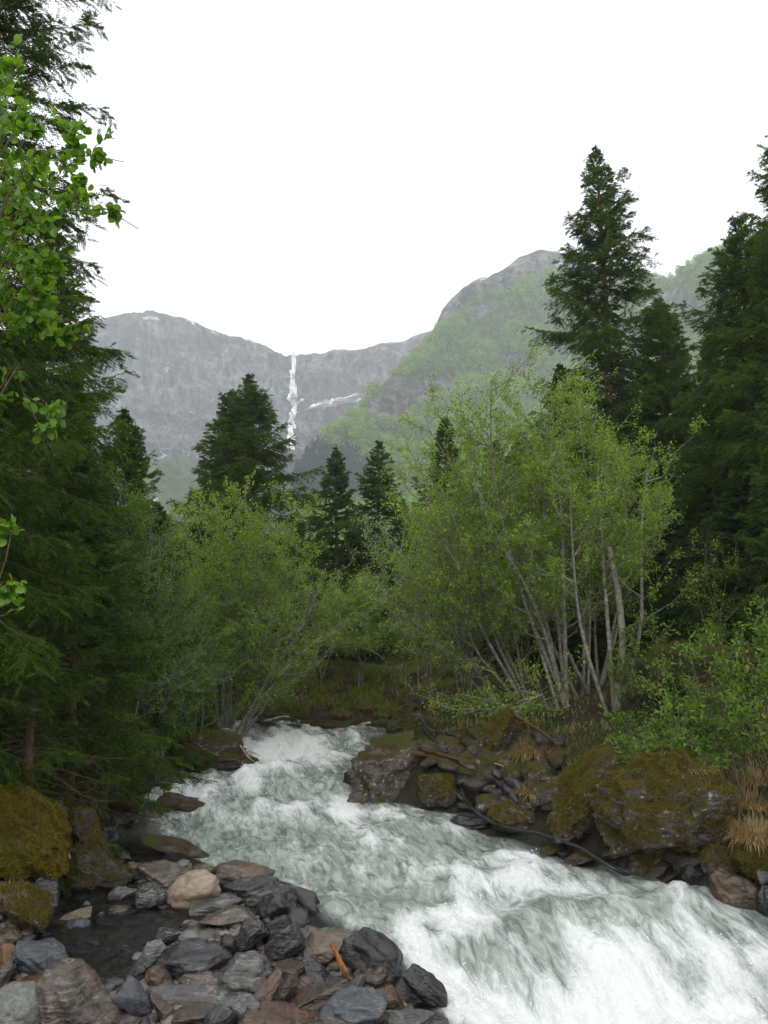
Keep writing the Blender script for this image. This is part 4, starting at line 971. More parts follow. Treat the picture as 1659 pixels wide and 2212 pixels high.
def moss_fuzz(o, P, F, n, mat, seed, size=.03):
    rg = np.random.default_rng(seed+5)
    a, b, c = P[F[:,0]], P[F[:,1]], P[F[:,2]]; nr = np.cross(b-a, c-a); ar = np.linalg.norm(nr, axis=1); nr = norm(nr)
    q = ar*np.clip(nr[:,2]*1.0+.55+1.3*fbm((a+b+c)/3*2.2, 3, seed), 0, 1.2); i = rg.choice(len(F), n, p=q/q.sum())
    u = rg.random((n, 2)); f = u.sum(1) > 1; u[f] = 1-u[f]
    p = a[i]+(b[i]-a[i])*u[:,:1]+(c[i]-a[i])*u[:,1:]
    d = norm(nr[i]+rg.normal(0, .55, (n, 3))+np.array([0, 0, -.1])); s = norm(np.cross(d, rg.normal(size=(n, 3)))); L = (size*rg.uniform(.5, 1.4, n))[:,None]
    V = np.stack([p-d*.004-s*L*.22, p-d*.004+s*L*.22, p+d*L], 1)
    return link('moss', mesh('moss', V.reshape(-1, 3), np.arange(n*3).reshape(-1, 3), mat, False), o)
M_fz_g = mat_leaf('golden_moss', (.105,.10,.013), (.29,.215,.034), .25, .0)
M_fz_b = mat_leaf('brown_moss', (.070,.082,.011), (.185,.125,.028), .25, .0)
M_fz_o = mat_leaf('olive_moss', (.038,.052,.009), (.11,.10,.018), .25, .0)
q1 = lambda a, b, c, d: (a*.3334, 1714.3+b*.3334, c*.3334, 1714.3+d*.3334)
q2 = lambda a, b, c, d: (442.4+a*.3334, 1714.3+b*.3334, 442.4+c*.3334, 1714.3+d*.3334)
q3 = lambda a, b, c, d: (663.6+a*.3, 1437.8+b*.3, 663.6+c*.3, 1437.8+d*.3)
q4 = lambda a, b, c, d: (1106+a*.3334, 1493+b*.3334, 1106+c*.3334, 1493+d*.3334)
GC = 'stones of the cobble bar'
for lab, box, kind, mat, tilt, extra in [
 # the cobble bar, upper part and the pool
 ('cream and orange rounded boulder, the brightest stone of the cobble bar', q1(1090,515,1425,760), 'round', 'cream', 0, {}),
 ('long low brown rock with quartz patches behind the cream boulder', q1(930,440,1370,640), 'slab', 'pink', -10, {}),
 ('small tan stone lying on the end of the long low rock behind the cream boulder', q1(1275,462,1375,540), 'round', 'tan', 0, {'lift':.15}),
 ('grey and silver striped rock at the pool edge, next to the round veined stone', q1(700,590,900,740), 'angular', 'grey', 8, {}),
 ('round black stone with white veins leaning against the cream boulder', q1(880,585,1090,800), 'round', 'veined', 0, {}),
 ('pale grey flattish rock below the cream boulder', q1(1230,670,1550,790), 'slab', 'grey', 0, {}),
 ('broad pinkish banded rock in the middle of the cobble bar', q1(1320,725,1665,885), 'angular', 'pink', 0, {}),
 ('pointed dark slate wedge lying below the veined stone', q1(1020,730,1258,832), 'wedge', 'slate', -12, {}),
 ('small pale stone standing in shallow water below the slate wedge', q1(1115,808,1248,898), 'angular', 'pale', 18, {}),
 ('pale greenish stone half under water next to the striped upright slate', q1(1150,890,1312,972), 'round', 'pale', 0, {'sink':.16}),
 ('small brown stone in shallow water under the pinkish banded rock', q1(1180,858,1350,932), 'round', 'brown', 0, {'sink':.16}),
 ('upright slate with fine pale stripes standing at the pool outlet', q1(985,885,1165,1012), 'angular', 'veined', 40, {}),
 ('tan rock standing in the quiet pool with a grey stone leaning on it', q1(370,755,585,882), 'angular', 'tan', 12, {}),
 ('blue grey round stone in the pool, leaning on the tan rock', q1(418,810,602,925), 'round', 'blue', 0, {}),
 ('thin grey slab sticking out of the pool behind the tan rock', q1(500,700,592,785), 'slab', 'blue', 50, {}),
 ('small dark stone in the pool beside the leaning grey one', q1(572,762,690,852), 'angular', 'black', 35, {}),
 ('brown low rock at the pool edge below the striped silver rock', q1(690,728,882,832), 'round', 'brown', 0, {}),
 ('flat stone just breaking the surface in the middle of the pool', q1(620,820,795,885), 'slab', 'brown', 0, {'sink':.16}),
 ('flat brown slab awash in the pool below the leaning grey stone', q1(380,905,705,1012), 'slab', 'brown', -6, {'sink':.2}),
 ('grey slab with a pale tip awash in the pool', q1(640,962,832,1042), 'slab', 'grey', 8, {'sink':.16}),
 ('light grey flat stone at the near rim of the pool', q1(500,1038,742,1138), 'slab', 'grey', 8, {}),
 ('dark flat slab awash beside the light grey flat stone', q1(770,1000,880,1070), 'slab', 'slate', 0, {'sink':.16}),
 # nearest bank corner
 ('blue grey smooth boulder shaped like a half loaf on the near bank', q1(105,950,428,1190), 'round', 'blue', -15, {}),
 ('orange stained rock above the pale smooth boulder at the frame edge', q1(-60,985,182,1165), 'angular', 'rust', -20, {}),
 ('dull brown rock under the grassy slab at the frame edge', q1(-60,885,132,1015), 'round', 'brown', 0, {}),
 ('large pale grey green smooth boulder filling the corner of the near bank', q1(-120,1255,385,1640), 'round', 'pale', 0, {'sink':.25}),
 ('large rough brown boulder with quartz patches next to the pale corner boulder', q1(275,1125,745,1600), 'round', 'pink', -25, {}),
 ('rusty brown flat rock between the pale corner boulder and the blue grey loaf', q1(95,1175,390,1290), 'slab', 'rust', 0, {}),
 ('reddish stone on the bank beside the orange stained rock', q1(-50,1100,80,1250), 'angular', 'pink', 30, {}),
 ('pale tan chip between the blue grey loaf and the light flat stone', q1(370,1030,482,1120), 'angular', 'tan', -20, {}),
 ('blue slate tilted steeply into the gap beside the rough brown boulder', q1(757,1235,972,1475), 'slab', 'blue', -48, {}),
 ('dark flat stone at the near rim of the pool above the tilted blue slate', q1(695,1190,852,1262), 'slab', 'slate', 0, {}),
 ('round dark stone between the tilted blue slate and the largest dark stone', q1(808,1118,968,1285), 'round', 'black', 0, {}),
 ('brown smooth stone under the largest dark stone', q1(948,1128,1112,1295), 'round', 'brown', -20, {}),
 ('grey angular rock with flat top next to the largest dark stone', q1(868,975,1072,1175), 'angular', 'grey', 20, {}),
 ('largest dark stone of the cobble bar with a smooth light top and mossy end', q1(1038,968,1485,1215), 'round', 'slate', 0, {}),
 ('pinkish brown knobbly rock in front of the largest dark stone', q1(1152,1158,1428,1305), 'angular', 'pink', 0, {}),
 ('long flat grey brown slab in the middle of the near bank', q1(965,1278,1610,1410), 'slab', 'grey', 0, {}),
 ('flat slab lying below the long flat grey brown one', q1(1080,1375,1390,1500), 'slab', 'brown', 0, {}),
 ('grey angular stone behind the rusty block', q1(1485,1338,1665,1445), 'angular', 'grey', 15, {}),
 ('dark grey broken slab by the picture bottom below the flat slabs', q1(1305,1395,1545,1540), 'angular', 'slate', 10, {}),
 ('brown stone at the picture bottom beside the tilted blue slate', q1(720,1445,905,1560), 'round', 'brown', 0, {}),
 ('dark brown stone wedged between blue slate and flat slabs', q1(960,1330,1120,1500), 'angular', 'brown', -30, {}),
 # water side of the bar
 ('rounded cream topped rock at the upstream end of the bar, against the current', q2(60,448,440,620), 'round', 'pink', 0, {}),
 ('dark layered slate block below the cream topped rock', q2(118,540,492,705), 'slab', 'slate', 4, {}),
 ('dark slate slab pointing into the current', q2(240,575,612,705), 'slab', 'slate', 8, {'lift':.05}),
 ('smooth dark rounded rock at the water edge under the slate slab', q2(338,638,610,825), 'round', 'black', 0, {}),
 ('black pointed rock jutting out over the white water', q2(545,640,752,785), 'wedge', 'black', 10, {'lift':.1}),
 ('small black rock squeezed under the jutting pointed one', q2(540,755,682,875), 'angular', 'black', 0, {}),
 ('dark cracked slab sloping into the foam', q2(628,758,862,925), 'slab', 'slate', -25, {}),
 ('black angular rock on top of the shiny one', q2(380,790,585,965), 'angular', 'black', 20, {'lift':.05}),
 ('shiny black angular rock with a bright wet facet', q2(395,838,658,1105), 'angular', 'slate', 30, {}),
 ('dark slate with two grooves tilted beside the shiny black rock', q2(188,830,412,1025), 'angular', 'slate', 35, {}),
 ('dark low rock in shallow water behind the grooved slate', q2(98,920,202,1065), 'round', 'black', 0, {}),
 ('light grey tan slab behind the splintered stick', q2(648,855,985,1005), 'slab', 'grey', 10, {}),
 ('tan rough rock that the splintered stick leans on', q2(635,920,965,1100), 'angular', 'tan', 0, {}),
 ('big round dark brown boulder at the edge of the white water', q2(898,922,1288,1240), 'round', 'black', -20, {}),
 ('brown grey rounded rock leaning on the big round dark one', q2(968,1098,1225,1295), 'round', 'brown', 0, {}),
 ('dark slate stone slanting below the tan rough rock', q2(638,1058,825,1255), 'wedge', 'slate', -45, {}),
 ('big grey rounded stone with wavy pale veins', q2(98,1058,425,1320), 'round', 'grey', 0, {}),
 ('olive brown flat stone in the middle of the bar, behind the upright grey one', q2(430,1108,645,1210), 'slab', 'brown', 0, {}),
 ('upright brown grey stone standing between slabs', q2(466,1168,604,1395), 'round', 'brown', 70, {}),
 ('long brown grey block lying aslant in front of the splintered stick', q2(575,1178,915,1410), 'slab', 'brown', 32, {}),
 ('tan speckled stone next to the upright one', q2(296,1178,488,1370), 'angular', 'tan', 20, {}),
 ('pointed grey stone behind the large blue grey slab', q2(885,1192,1028,1350), 'wedge', 'grey', 60, {}),
 ('large cracked blue grey slab at the bottom of the picture', q2(752,1285,1162,1540), 'slab', 'blue', 6, {}),
 ('rust brown broken rock beside the cracked blue grey slab', q2(1080,1268,1305,1440), 'angular', 'rust', -20, {}),
 ('smooth black rock in the last group before the white water', q2(1175,1185,1498,1400), 'round', 'black', 0, {}),
 ('large black rock standing upright against the white water', q2(1285,1140,1560,1370), 'round', 'black', -35, {'lift':.1}),
 ('brown dark flat rock under the black ones', q2(1265,1358,1518,1470), 'slab', 'brown', 0, {}),
 ('grey brown flat rock at the picture bottom next to the foam', q2(1150,1428,1490,1540), 'slab', 'grey', 0, {}),
 ('flat grey rock reaching out at the picture bottom into the foam', q2(1420,1440,1640,1560), 'slab', 'slate', -15, {}),
 ('grey stone between the tan speckled one and the rusty block', q2(155,1338,355,1475), 'angular', 'grey', 20, {}),
 ('small pale pointed stone above the rusty block', q2(345,1338,452,1398), 'wedge', 'pale', 20, {}),
 ('long rusty red block at the bottom of the picture', q2(262,1385,748,1540), 'slab', 'rust', -4, {}),
 ('dark brown knob beside the cracked blue grey slab bottom', q2(1015,1438,1165,1540), 'angular', 'brown', 0, {}),
 ('small tan stone squeezed beside the shiny black rock', q2(580,985,660,1060), 'round', 'tan', 0, {}),
 ('small dark stone under the tan rough rock', q2(575,1040,660,1105), 'round', 'slate', 0, {}),
 # in the stream
 ('dark boulder with a mossy crest that the current slides around', q1(1025,5,1430,172), 'angular', 'mossd', -12, {'group':'rocks in the stream','deep':.34,'sub':5}),
 ('smooth hump of dark rock under the sliding water behind the mossy crest boulder', q1(1200,20,1480,150), 'round', 'black', -20, {'group':'rocks in the stream','sink':.30}),
 ('pale tan boulder in the small fall next to the mossy crest boulder', q1(900,108,1085,192), 'round', 'tan', 0, {'group':'rocks in the stream'}),
 ('black wet low rock in the side stream below the small fall', q1(698,160,890,242), 'wedge', 'black', -18, {'group':'rocks in the stream'}),
 ('brown mossy boulder with a slanting back above the cobble bar', q1(915,262,1370,436), 'angular', 'mossd', -12, {'group':'rocks in the stream','deep':.34,'sub':5}),
 ('small brown stone in the side channel, upstream of the striped silver rock', q1(755,385,858,458), 'angular', 'brown', -20, {'group':'rocks in the stream'}),
 ('small black stone touching the brown mossy boulder', q1(855,378,925,432), 'round', 'black', 0, {'group':'rocks in the stream'}),
 ('small pale stone at the foot of the mossy bank block', q1(700,258,765,335), 'angular', 'tan', 0, {'group':'rocks in the stream'}),
 ('tiny dark rock tip in the middle of the far rapids', (590,1641,628,1656), 'angular', 'black', 0, {'group':'rocks in the stream'}),
 ('small black rock tip in the white water below the pipe', (1040,1838,1078,1862), 'angular', 'black', -15, {'group':'rocks in the stream'}),
]:
    extra = dict(extra); rock(lab, *box, kind, mat, tilt, group=extra.pop('group', GC), **extra)

# mossy bank on the shaded side
GB = 'mossy rocks of the shaded bank'
rock('golden moss mound overhanging the water at the frame edge', *q1(-260,-40,452,530), 'round', 'mossg', -22, name='boulder', fuzz=52000, fuzzmat=M_fz_g, sub=6, deep=.75, group=GB)
rock('dark brown mossy block beside the golden moss mound', *q1(395,110,725,570), 'angular', 'mossd', -20, name='boulder', fuzz=5000, fuzzmat=M_fz_b, group=GB)
rock('low dark mossy block at the pool behind the exposed roots', *q1(400,330,870,655), 'angular', 'mossd', -12, name='boulder', fuzz=5000, fuzzmat=M_fz_o, group=GB)
rock('long mossy slab with dry grass pointing down to the pool', *q1(-90,610,330,910), 'slab', 'mossb', -28, name='boulder', fuzz=6000, fuzzmat=M_fz_b, group=GB)
rock('greenish log shaped stone under the exposed roots', *q1(335,550,475,665), 'slab', 'mosso', -30, group=GB)
rock('grey cleft rock under the overhang of the golden moss mound', *q1(150,540,400,720), 'angular', 'slate', 10, group=GB)
rock('dark mossy block behind the moss mound, above the side stream', *q1(500,-10,715,225), 'angular', 'mossd', -25, name='boulder', fuzz=3000, fuzzmat=M_fz_b, group=GB)
for k, (lab, b, m) in enumerate([
 ('mossy hump under the pale stems at the far rapids', (396,1578,524,1652), 'mossb'),('dark undercut rock below the mossy hump', (405,1615,560,1665), 'mossd'),
 ('rounded brown rock below the mossy hump, downstream', (370,1610,440,1665), 'mossd'),('dark rock under the tiny bright sapling', (260,1670,330,1720), 'black'),
 ('dark wet rock at the corner of the small fall', (320,1668,395,1712), 'black'),('flat dark rock in the shade upstream of the small fall', (205,1690,280,1745), 'mossd'),
 ('dark rock at the shaded water edge beside the dry twigs', (160,1705,225,1770), 'mossd'),('brown mossy lump with a dry grass cap', (215,1620,300,1690), 'mossb'),
 ('round dark stone at the shaded water edge, under the brown lump', (235,1720,300,1765), 'mossd')]):
    rock(lab, *b, 'round' if k in (0, 2, 7) else 'angular', m, 0, group=GB, fuzz=2500 if 'moss' in m else 0, fuzzmat=M_fz_b)
# far bank edge stones
for k in range(11):
    dx = 560+k*27; y = 1566+(3 if k % 2 else -3)
    rock('low dark stone in the row along the foot of the grassy far bank', dx-22-k % 4*3, y-6-k % 3*4, dx+20+k % 3*4, y+11, ('round','angular')[k % 2], 'mossd', 0, group='stones along the far bank', sub=4)

# the sunny side
GS = 'boulders across the stream'
rock('large leaning boulder with flat wet faces standing in the rapids across the stream', *q3(300,505,790,1005), 'wedge', 'mossb', 32, name='boulder', deep=.75, group=GS, sub=6)
rock('smooth dark rock behind the large leaning boulder', *q3(388,500,650,705), 'round', 'mossd', 25, name='boulder', group=GS)
rock('black wet rock at the water foot of the large leaning boulder', *q3(256,765,398,875), 'wedge', 'black', 20, group=GS)
rock('small mossy stone on the black wet rock by the leaning boulder', *q3(315,728,415,795), 'round', 'mossb', 0, group=GS)
rock('brown mossy boulder with light flecks beside the large leaning boulder', *q3(805,785,1115,1025), 'angular', 'mossr', -10, name='boulder', fuzz=6000, fuzzmat=M_fz_b, group=GS)
rock('dark rock with white lichen spots at the far corner of the bank', *q3(565,285,775,510), 'angular', 'mossd', 10, name='boulder', fuzz=3000, fuzzmat=M_fz_o, group=GS)
rock('mossy hump that the twin pipes run over', *q3(655,160,920,350), 'round', 'mossb', 0, name='boulder', fuzz=6000, fuzzmat=M_fz_b, group=GS)
rock('dark mossy mass below the hump with the twin pipes', *q3(690,340,960,560), 'angular', 'mossd', -20, name='boulder', fuzz=4000, fuzzmat=M_fz_o, group=GS)
rock('tall mossy boulder like a stump under the alder thicket', *q3(1210,325,1530,715), 'angular', 'mossr', 65, name='boulder', fuzz=9000, fuzzmat=M_fz_b, group=GS)
rock('smooth rock just under the water below the brown mossy boulder', *q3(1015,1065,1330,1190), 'round', 'black', 0, group=GS, sink=.25)
rock('low bank rock with a grass fringe below the dry tuft', *q3(1305,985,1690,1180), 'round', 'mossb', 0, name='boulder', fuzz=5000, fuzzmat=M_fz_b, group=GS)
rock('rusty moss boulder with pale lichen, the nearer to the alders of the mossy pair', *q4(235,380,730,945), 'round', 'mossr', 25, name='boulder', fuzz=26000, fuzzmat=M_fz_b, group=GS, sub=6, deep=.85)
rock('largest moss covered boulder across the stream, with leafy sprays over it', *q4(575,400,1440,1060), 'round', 'mossr', 0, name='boulder', fuzz=42000, fuzzmat=M_fz_b, group=GS, sub=6, deep=.75)
rock('mossy hump behind the rusty moss boulder at the birch foot', *q4(590,310,740,420), 'round', 'mossb', 0, name='boulder', fuzz=2500, fuzzmat=M_fz_o, group=GS)
GR = 'stones at the foot of the mossy boulders'
for lab, b, kd, m, t in [
 ('dark square block in the foam at the pipe', (180,1000,308,1092), 'angular', 'mossd', 0),('small dark wet stone next to the square block', (292,1030,378,1092), 'angular', 'black', -15),
 ('slanting brown rock under the pipe, in the foam', (325,1038,525,1155), 'wedge', 'mossd', 20),('small mossy stone lying against the pipe', (365,988,435,1045), 'round', 'mossb', 0),
 ('upright mossy slab at the water, next to the widest brown one', (685,1008,805,1175), 'slab', 'mossd', 60),('widest upright brown mossy rock at the water edge', (762,945,975,1195), 'round', 'mossb', 60),
 ('small dark rock tucked under the largest moss boulder', (960,1028,1085,1115), 'round', 'mossd', 0),('dark flat rock at the waterline under the upright brown one', (845,1098,985,1245), 'angular', 'mossd', 20),
 ('brown slanted rock in the row at the waterline', (1048,1048,1245,1185), 'wedge', 'mossd', 25),('round dark rock with a wet face at the waterline', (1092,1128,1235,1258), 'round', 'black', 0),
 ('long dark rock slanting into the water', (945,1125,1115,1258), 'slab', 'black', 28),('yellow mossy rock with hanging grass blades', (1235,1005,1455,1205), 'round', 'mossr', 0),
 ('mossy rock at the frame edge crowned by a dry grass tuft', (1435,930,1720,1190), 'round', 'mossg', 0),('large dark bare rock meeting the white water near the frame edge', (1285,1165,1605,1460), 'round', 'brown', -25),
 ('dark stone under the ledge of the largest moss boulder', (975,958,1078,1035), 'angular', 'mossd', 0),('dark rock in the cave under the largest moss boulder', (575,998,695,1115), 'angular', 'black', 0),
 ('grey stones corner rock at the frame edge above the bare dark one', (1585,1140,1700,1265), 'angular', 'slate', 0),('dark rock at the frame edge beside the bare dark one', (1590,1280,1740,1480), 'round', 'black', 0),
 ('flat dark rock in the shadow under the rusty moss boulder', (240,830,600,960), 'slab', 'black', 0),('flat stony shelf with pale leaves under the largest moss boulder', (600,900,960,1010), 'slab', 'mossd', 0)]:
    rock(lab, *q4(*b), kd, m, t, group=GR, fuzz=2500 if m in ('mossb','mossr','mossg') else 0, fuzzmat=M_fz_b)
rock('mossy rock outcrop rising behind the saplings', 1360, 1385, 1630, 1570, 'angular', 'mosso', 0, name='rock_outcrop', fuzz=16000, fuzzmat=M_fz_o, group=None, sub=6, deep=.7)
rock('dark rock face under the outcrop behind the bright sapling', 1480, 1490, 1640, 1620, 'angular', 'mosso', 0, name='rock_outcrop', fuzz=5000, fuzzmat=M_fz_o, deep=.7)
rg = np.random.default_rng(8)
for k in range(150):
    zx, zy = rg.uniform(820, 1800), rg.uniform(500, 1010)
    s = rg.uniform(60, 185)
    if 780 < zx < 1120 and zy > 740: continue
    rock('small dark mossy stone in the rubble between leaning boulder and dry tuft', *q3(zx-s*.6, zy-s*.45, zx+s*.6, zy+s*.4), ('round', 'angular')[k % 2], ('mossd', 'mossr', 'mossb', 'black')[k % 4], rg.normal(0, 15), group='mossy rubble across the stream', sub=3, sink=.05, deep=1.0, fuzz=0)

# gravel and pebbles between the stones (stuff)
N = 9500
px = rg.uniform(-6, 4.2, N*3); py = rg.uniform(7.6, 14.5, N*3); h = H(px, py); zz = zw(py)
bx = np.interp(py, BY, BX); ok = (px < bx+.15) & (h > zz-.34) & (h < zz+.6); px, py, h = px[ok][:N], py[ok][:N], h[ok][:N]
d, F = ico(2); N = len(px)
sz = rg.gamma(1.6, .018, N)+.012; asp = rg.uniform(.6, 1.2, (N, 3))*np.array([1.1, 1.0, .6])
ang = rg.random(N)*6.28; V = d[None]*(1+.28*rg.normal(size=(N, 1, 1))*0)*asp[:,None]*sz[:,None,None]
V = V*(1+.22*gnoise((d[None]*1.4+rg.random((N, 1, 3))*50).reshape(-1, 3), 4).reshape(N, -1, 1))
ca, sa = np.cos(ang)[:,None], np.sin(ang)[:,None]
V = np.stack([V[...,0]*ca-V[...,1]*sa, V[...,0]*sa+V[...,1]*ca, V[...,2]], 2)+np.stack([px, py, h+sz*.15], 1)[:,None]
n = NT('mixed_pebbles'); g_ = n.n('NewGeometry'); tc = n.n('TexCoord')
c = n.ramp(g_.outputs['Random Per Island'], (0, (.03,.03,.032)), (.35, (.10,.098,.09)), (.6, (.13,.10,.07)), (.85, (.24,.225,.20)), (1, (.16,.08,.04)))
c = n.mix(n.math('MULTIPLY', n.noise(tc.outputs['Object'], 60, 4), .8), c, (.02,.018,.016))
M_peb = n.done(n.bsdf(c, .4, n.bump(n.noise(tc.outputs['Object'], 40, 5), .6, .02), .5))
tag(link('gravel', mesh('gravel', V.reshape(-1, 3), (F[None]+(np.arange(N)*len(d))[:,None,None]).reshape(-1, 3), M_peb)), 'mixed wet pebbles between the stones of the bar', 'gravel', kind='stuff')
# ------------------------------------------------------------------ grass, driftwood, pipe, roots
M_dry = mat_leaf('dry_grass', (.16,.105,.035), (.40,.30,.14), .3, .03)
M_grn = mat_leaf('green_grass', (.035,.075,.010), (.11,.17,.025), .35, .03)
M_grn2 = mat_leaf('far_bank_grass', (.075,.135,.012), (.27,.34,.05), .4, .02)  # green grass colour lightened to offset the shade of the overhanging alders
M_wood = mat_bark('driftwood', (.022,.014,.008), (.085,.052,.028), 10, .25, (.13,.085,.015), .6)
M_wood_o = mat_bark('orange_splintered_wood', (.10,.035,.012), (.33,.15,.06), 22, 0, stretch=.12)
M_wood_g = mat_bark('bleached_twig', (.22,.17,.13), (.46,.38,.32), 14, 0)
def blades(P, L, D, wd, rg, droop=1.0):
    N = len(P); D = norm(D); S = norm(np.cross(D, [0, 0, 1.])+1e-4)*wd[:,None]
    pts = []
    for t in (0, .35, .7, 1):
        p = P+D*(L*t)[:,None]; p[:,2] -= droop*L*t**2.2*.8*np.sqrt(D[:,0]**2+D[:,1]**2); pts.append(p)
    V = np.stack([pts[0]-S, pts[0]+S, pts[1]-S*.9, pts[1]+S*.9, pts[2]-S*.6, pts[2]+S*.6, pts[3]], 1)
    b = (np.arange(N)*7)[:,None]
    Q = np.concatenate([b+np.array([0,1,3,2]), b+np.array([2,3,5,4])]); T = b+np.array([4,5,6])
    return V.reshape(-1, 3), [Q, T]
def tuft(label, dx, dy, n, L, mat, seed, spread=.12, droop=1.1, lift=0.0, lean=(0,-.3)):
    rg = np.random.default_rng(seed); b = march(dx, dy, lift)
    a = rg.random(n)*6.28; r = spread*np.sqrt(rg.random(n))
    P = np.stack([np.cos(a)*r*1.4, np.sin(a)*r, np.zeros(n)], 1)
    D = np.stack([np.cos(a)*rg.uniform(.1, .9, n)+lean[0], np.sin(a)*rg.uniform(.1, .9, n)+lean[1], rg.uniform(.5, 1.3, n)], 1)
    V, F = blades(P, L*rg.uniform(.5, 1.2, n), D, np.full(n, .0035+L*.004), rg, droop)
    tag(link('grass_tuft', mesh('grass_tuft', V, F, mat, False), None, b), label, 'grass tuft', 'dry grass tufts')
tuft('wide straw coloured tuft hanging over the rubble below the alder thicket', 1160, 1632, 1500, .42, M_dry, 1, .30, lift=.12)
tuft('round tuft like a mop on the low bank rock beside the rusty moss boulder', 1165, 1716, 1100, .30, M_dry, 2, .20, lift=.1)
tuft('small round dry tuft above the mop tuft', 1198, 1694, 500, .20, M_dry, 3, .10, lift=.05)
tuft('dry grass crowning the mossy rock at the frame edge', 1640, 1815, 1200, .36, M_dry, 4, .26, lift=.35)
tuft('dry tuft on the crown of the largest mossy boulder', 1500, 1665, 350, .22, M_dry, 21, .2, lift=.9)
tuft('long pale blades hanging down beside the yellow mossy rock', 1598, 1815, 160, .40, M_dry, 5, .05, droop=1.8, lift=.3)
tuft('two tone blades hanging under the largest moss boulder', 1476, 1812, 40, .22, M_dry, 6, .03, droop=2.0, lift=.2)
tuft('dry grass on the long mossy slab by the pool', 15, 1935, 500, .20, M_dry, 7, .16, lift=.3)
tuft('dry grass cap on the brown lump at the shaded water edge', 270, 1625, 500, .28, M_dry, 8, .14, lift=.3)
tuft('pale tuft at the lower edge of the grassy far bank, near the drooping boughs', 740, 1545, 500, .34, M_dry, 9, .22)
tuft('pale tuft in the middle of the grassy far bank', 790, 1530, 500, .34, M_dry, 10, .22)
tuft('rusty tuft at the water end of the grassy far bank', 830, 1545, 400, .32, M_dry, 11, .22)
tuft('pale tuft high on the grassy far bank', 715, 1520, 400, .32, M_dry, 12, .2)
tuft('dry grass at the sapling foot beside the largest moss boulder', 1620, 1740, 700, .34, M_dry, 13, .3)
tuft('dry bleached grass at the frame edge above the mossy rock', 1640, 1690, 600, .36, M_dry, 14, .3)
# short grass and herbs on the banks (stuff)
def sward(name, label, n, area, mat, L, seed, cond):
    rg = np.random.default_rng(seed); x = rg.uniform(area[0], area[1], n*3); y = rg.uniform(area[2], area[3], n*3); h = H(x, y)
    ok = cond(x, y, h) & (fbm(xyz(x*.9, y*.9, 0), 3, seed) > -.12); x, y, h = x[ok][:n], y[ok][:n], h[ok][:n]; m = len(x)
    a = rg.random(m)*6.28
    D = np.stack([np.cos(a)*.5, np.sin(a)*.5-.15, rg.uniform(.5, 1.2, m)], 1)
    V, F = blades(np.stack([x, y, h-.01], 1), L*rg.uniform(.4, 1.2, m), D, np.full(m, .004+.006*L), rg)
    tag(link(name, mesh(name, V, F, mat, False)), label, 'grass', kind='stuff')
out_r = lambda x, y: x-np.interp(y, RY, RX)
sward('green_grass', 'short green grass on the far bank and the alder side', 56000, (-4.5, 11, 8, 29), M_grn, .20, 61, lambda x, y, h: (((out_r(x, y) > 1.2) & ((x > 2.9) | (y > 17.2))) | ((y > 24.6) & (x < 2.5))) & (x > -4.5))
sward('far_bank_grass', 'fresh and faded grass on the slope of the far bank', 26000, (-4.5, 3, 24.3, 29.5), M_grn2, .32, 64, lambda x, y, h: y > 24.3)
sward('far_bank_dry_grass', 'straw grass on the slope of the far bank', 12000, (-4.5, 3, 24.2, 29), M_dry, .28, 65, lambda x, y, h: y > 24.2)
sward('dry_grass', 'faded straw grass between the mossy rocks', 25000, (-4.5, 11, 8, 28.5), M_dry, .22, 62, lambda x, y, h: (((out_r(x, y) > 1.2) & ((x > 2.9) | (y > 17.2))) | ((y > 24.5) & (x < 2.5))) & (x > -4.5))
sward('forest_floor_undergrowth', 'low green herbs under the trees of the shaded bank', 16000, (-9, -2, 11, 24), M_grn, .16, 63, lambda x, y, h: np.interp(y, LY, LX)-x > .5)

def limb(name, label, cat, pts, r, mat, subs=(), group=None, n=22, sides=7):
    """a branch with its side branches; pts: photograph points with a height over the ground"""
    Q = [march(x, y, z) for x, y, z in pts]; loc = Q[0].copy()
    c = curve([q-loc for q in Q], n); rg = np.random.default_rng(int(pts[0][0])); c += np.cumsum(rg.normal(0, r*.25, c.shape), 0)*np.array([1, 1, .4])*.6
    A = Acc(); A.add(*tubes([c], [np.linspace(r, r*.45, n)*rg.uniform(.8, 1.2, n)], sides))
    o = link(name, A.mesh(name, mat), None, loc); tag(o, label, cat, group)
    for s_ in subs:
        Qs = [march(x, y, z)-loc for x, y, z in s_]
        i = np.argmin(np.linalg.norm(c-Qs[0], axis=1)); Qs[0] = c[i]
        B = Acc(); B.add(*tubes([curve(Qs, 12)], [np.linspace(r*.45, r*.15, 12)], 5)); link('side_branch', B.mesh('side_branch', mat), o)
    return o
GD = 'driftwood across the stream'
limb('driftwood_branch', 'thick brown driftwood branch lying from the leaning boulder into the rubble', 'driftwood', [(895,1627,.35),(950,1638,.35),(1000,1655,.25),(1045,1670,.2)], .055, M_wood, [[(950,1638,.35),(990,1632,.4),(1030,1640,.4)]], GD)
limb('driftwood_branch', 'second driftwood branch crossing the thick one from behind', 'driftwood', [(915,1620,.45),(985,1640,.42),(1040,1658,.35),(1085,1664,.25)], .042, M_wood, [[(985,1640,.42),(1000,1655,.3),(1020,1672,.2)]], GD)
limb('driftwood_branch', 'mossy yellow driftwood stub in the middle of the pile', 'driftwood', [(955,1645,.4),(985,1652,.36),(1010,1658,.3)], .05, RM['mossg'], (), GD)
limb('driftwood_branch', 'bleached thin twig lying over the driftwood pile', 'driftwood', [(1000,1646,.5),(1040,1645,.5),(1085,1655,.45),(1105,1680,.2)], .012, M_wood_g, [[(1085,1655,.45),(1098,1652,.4),(1112,1670,.2)]], GD)
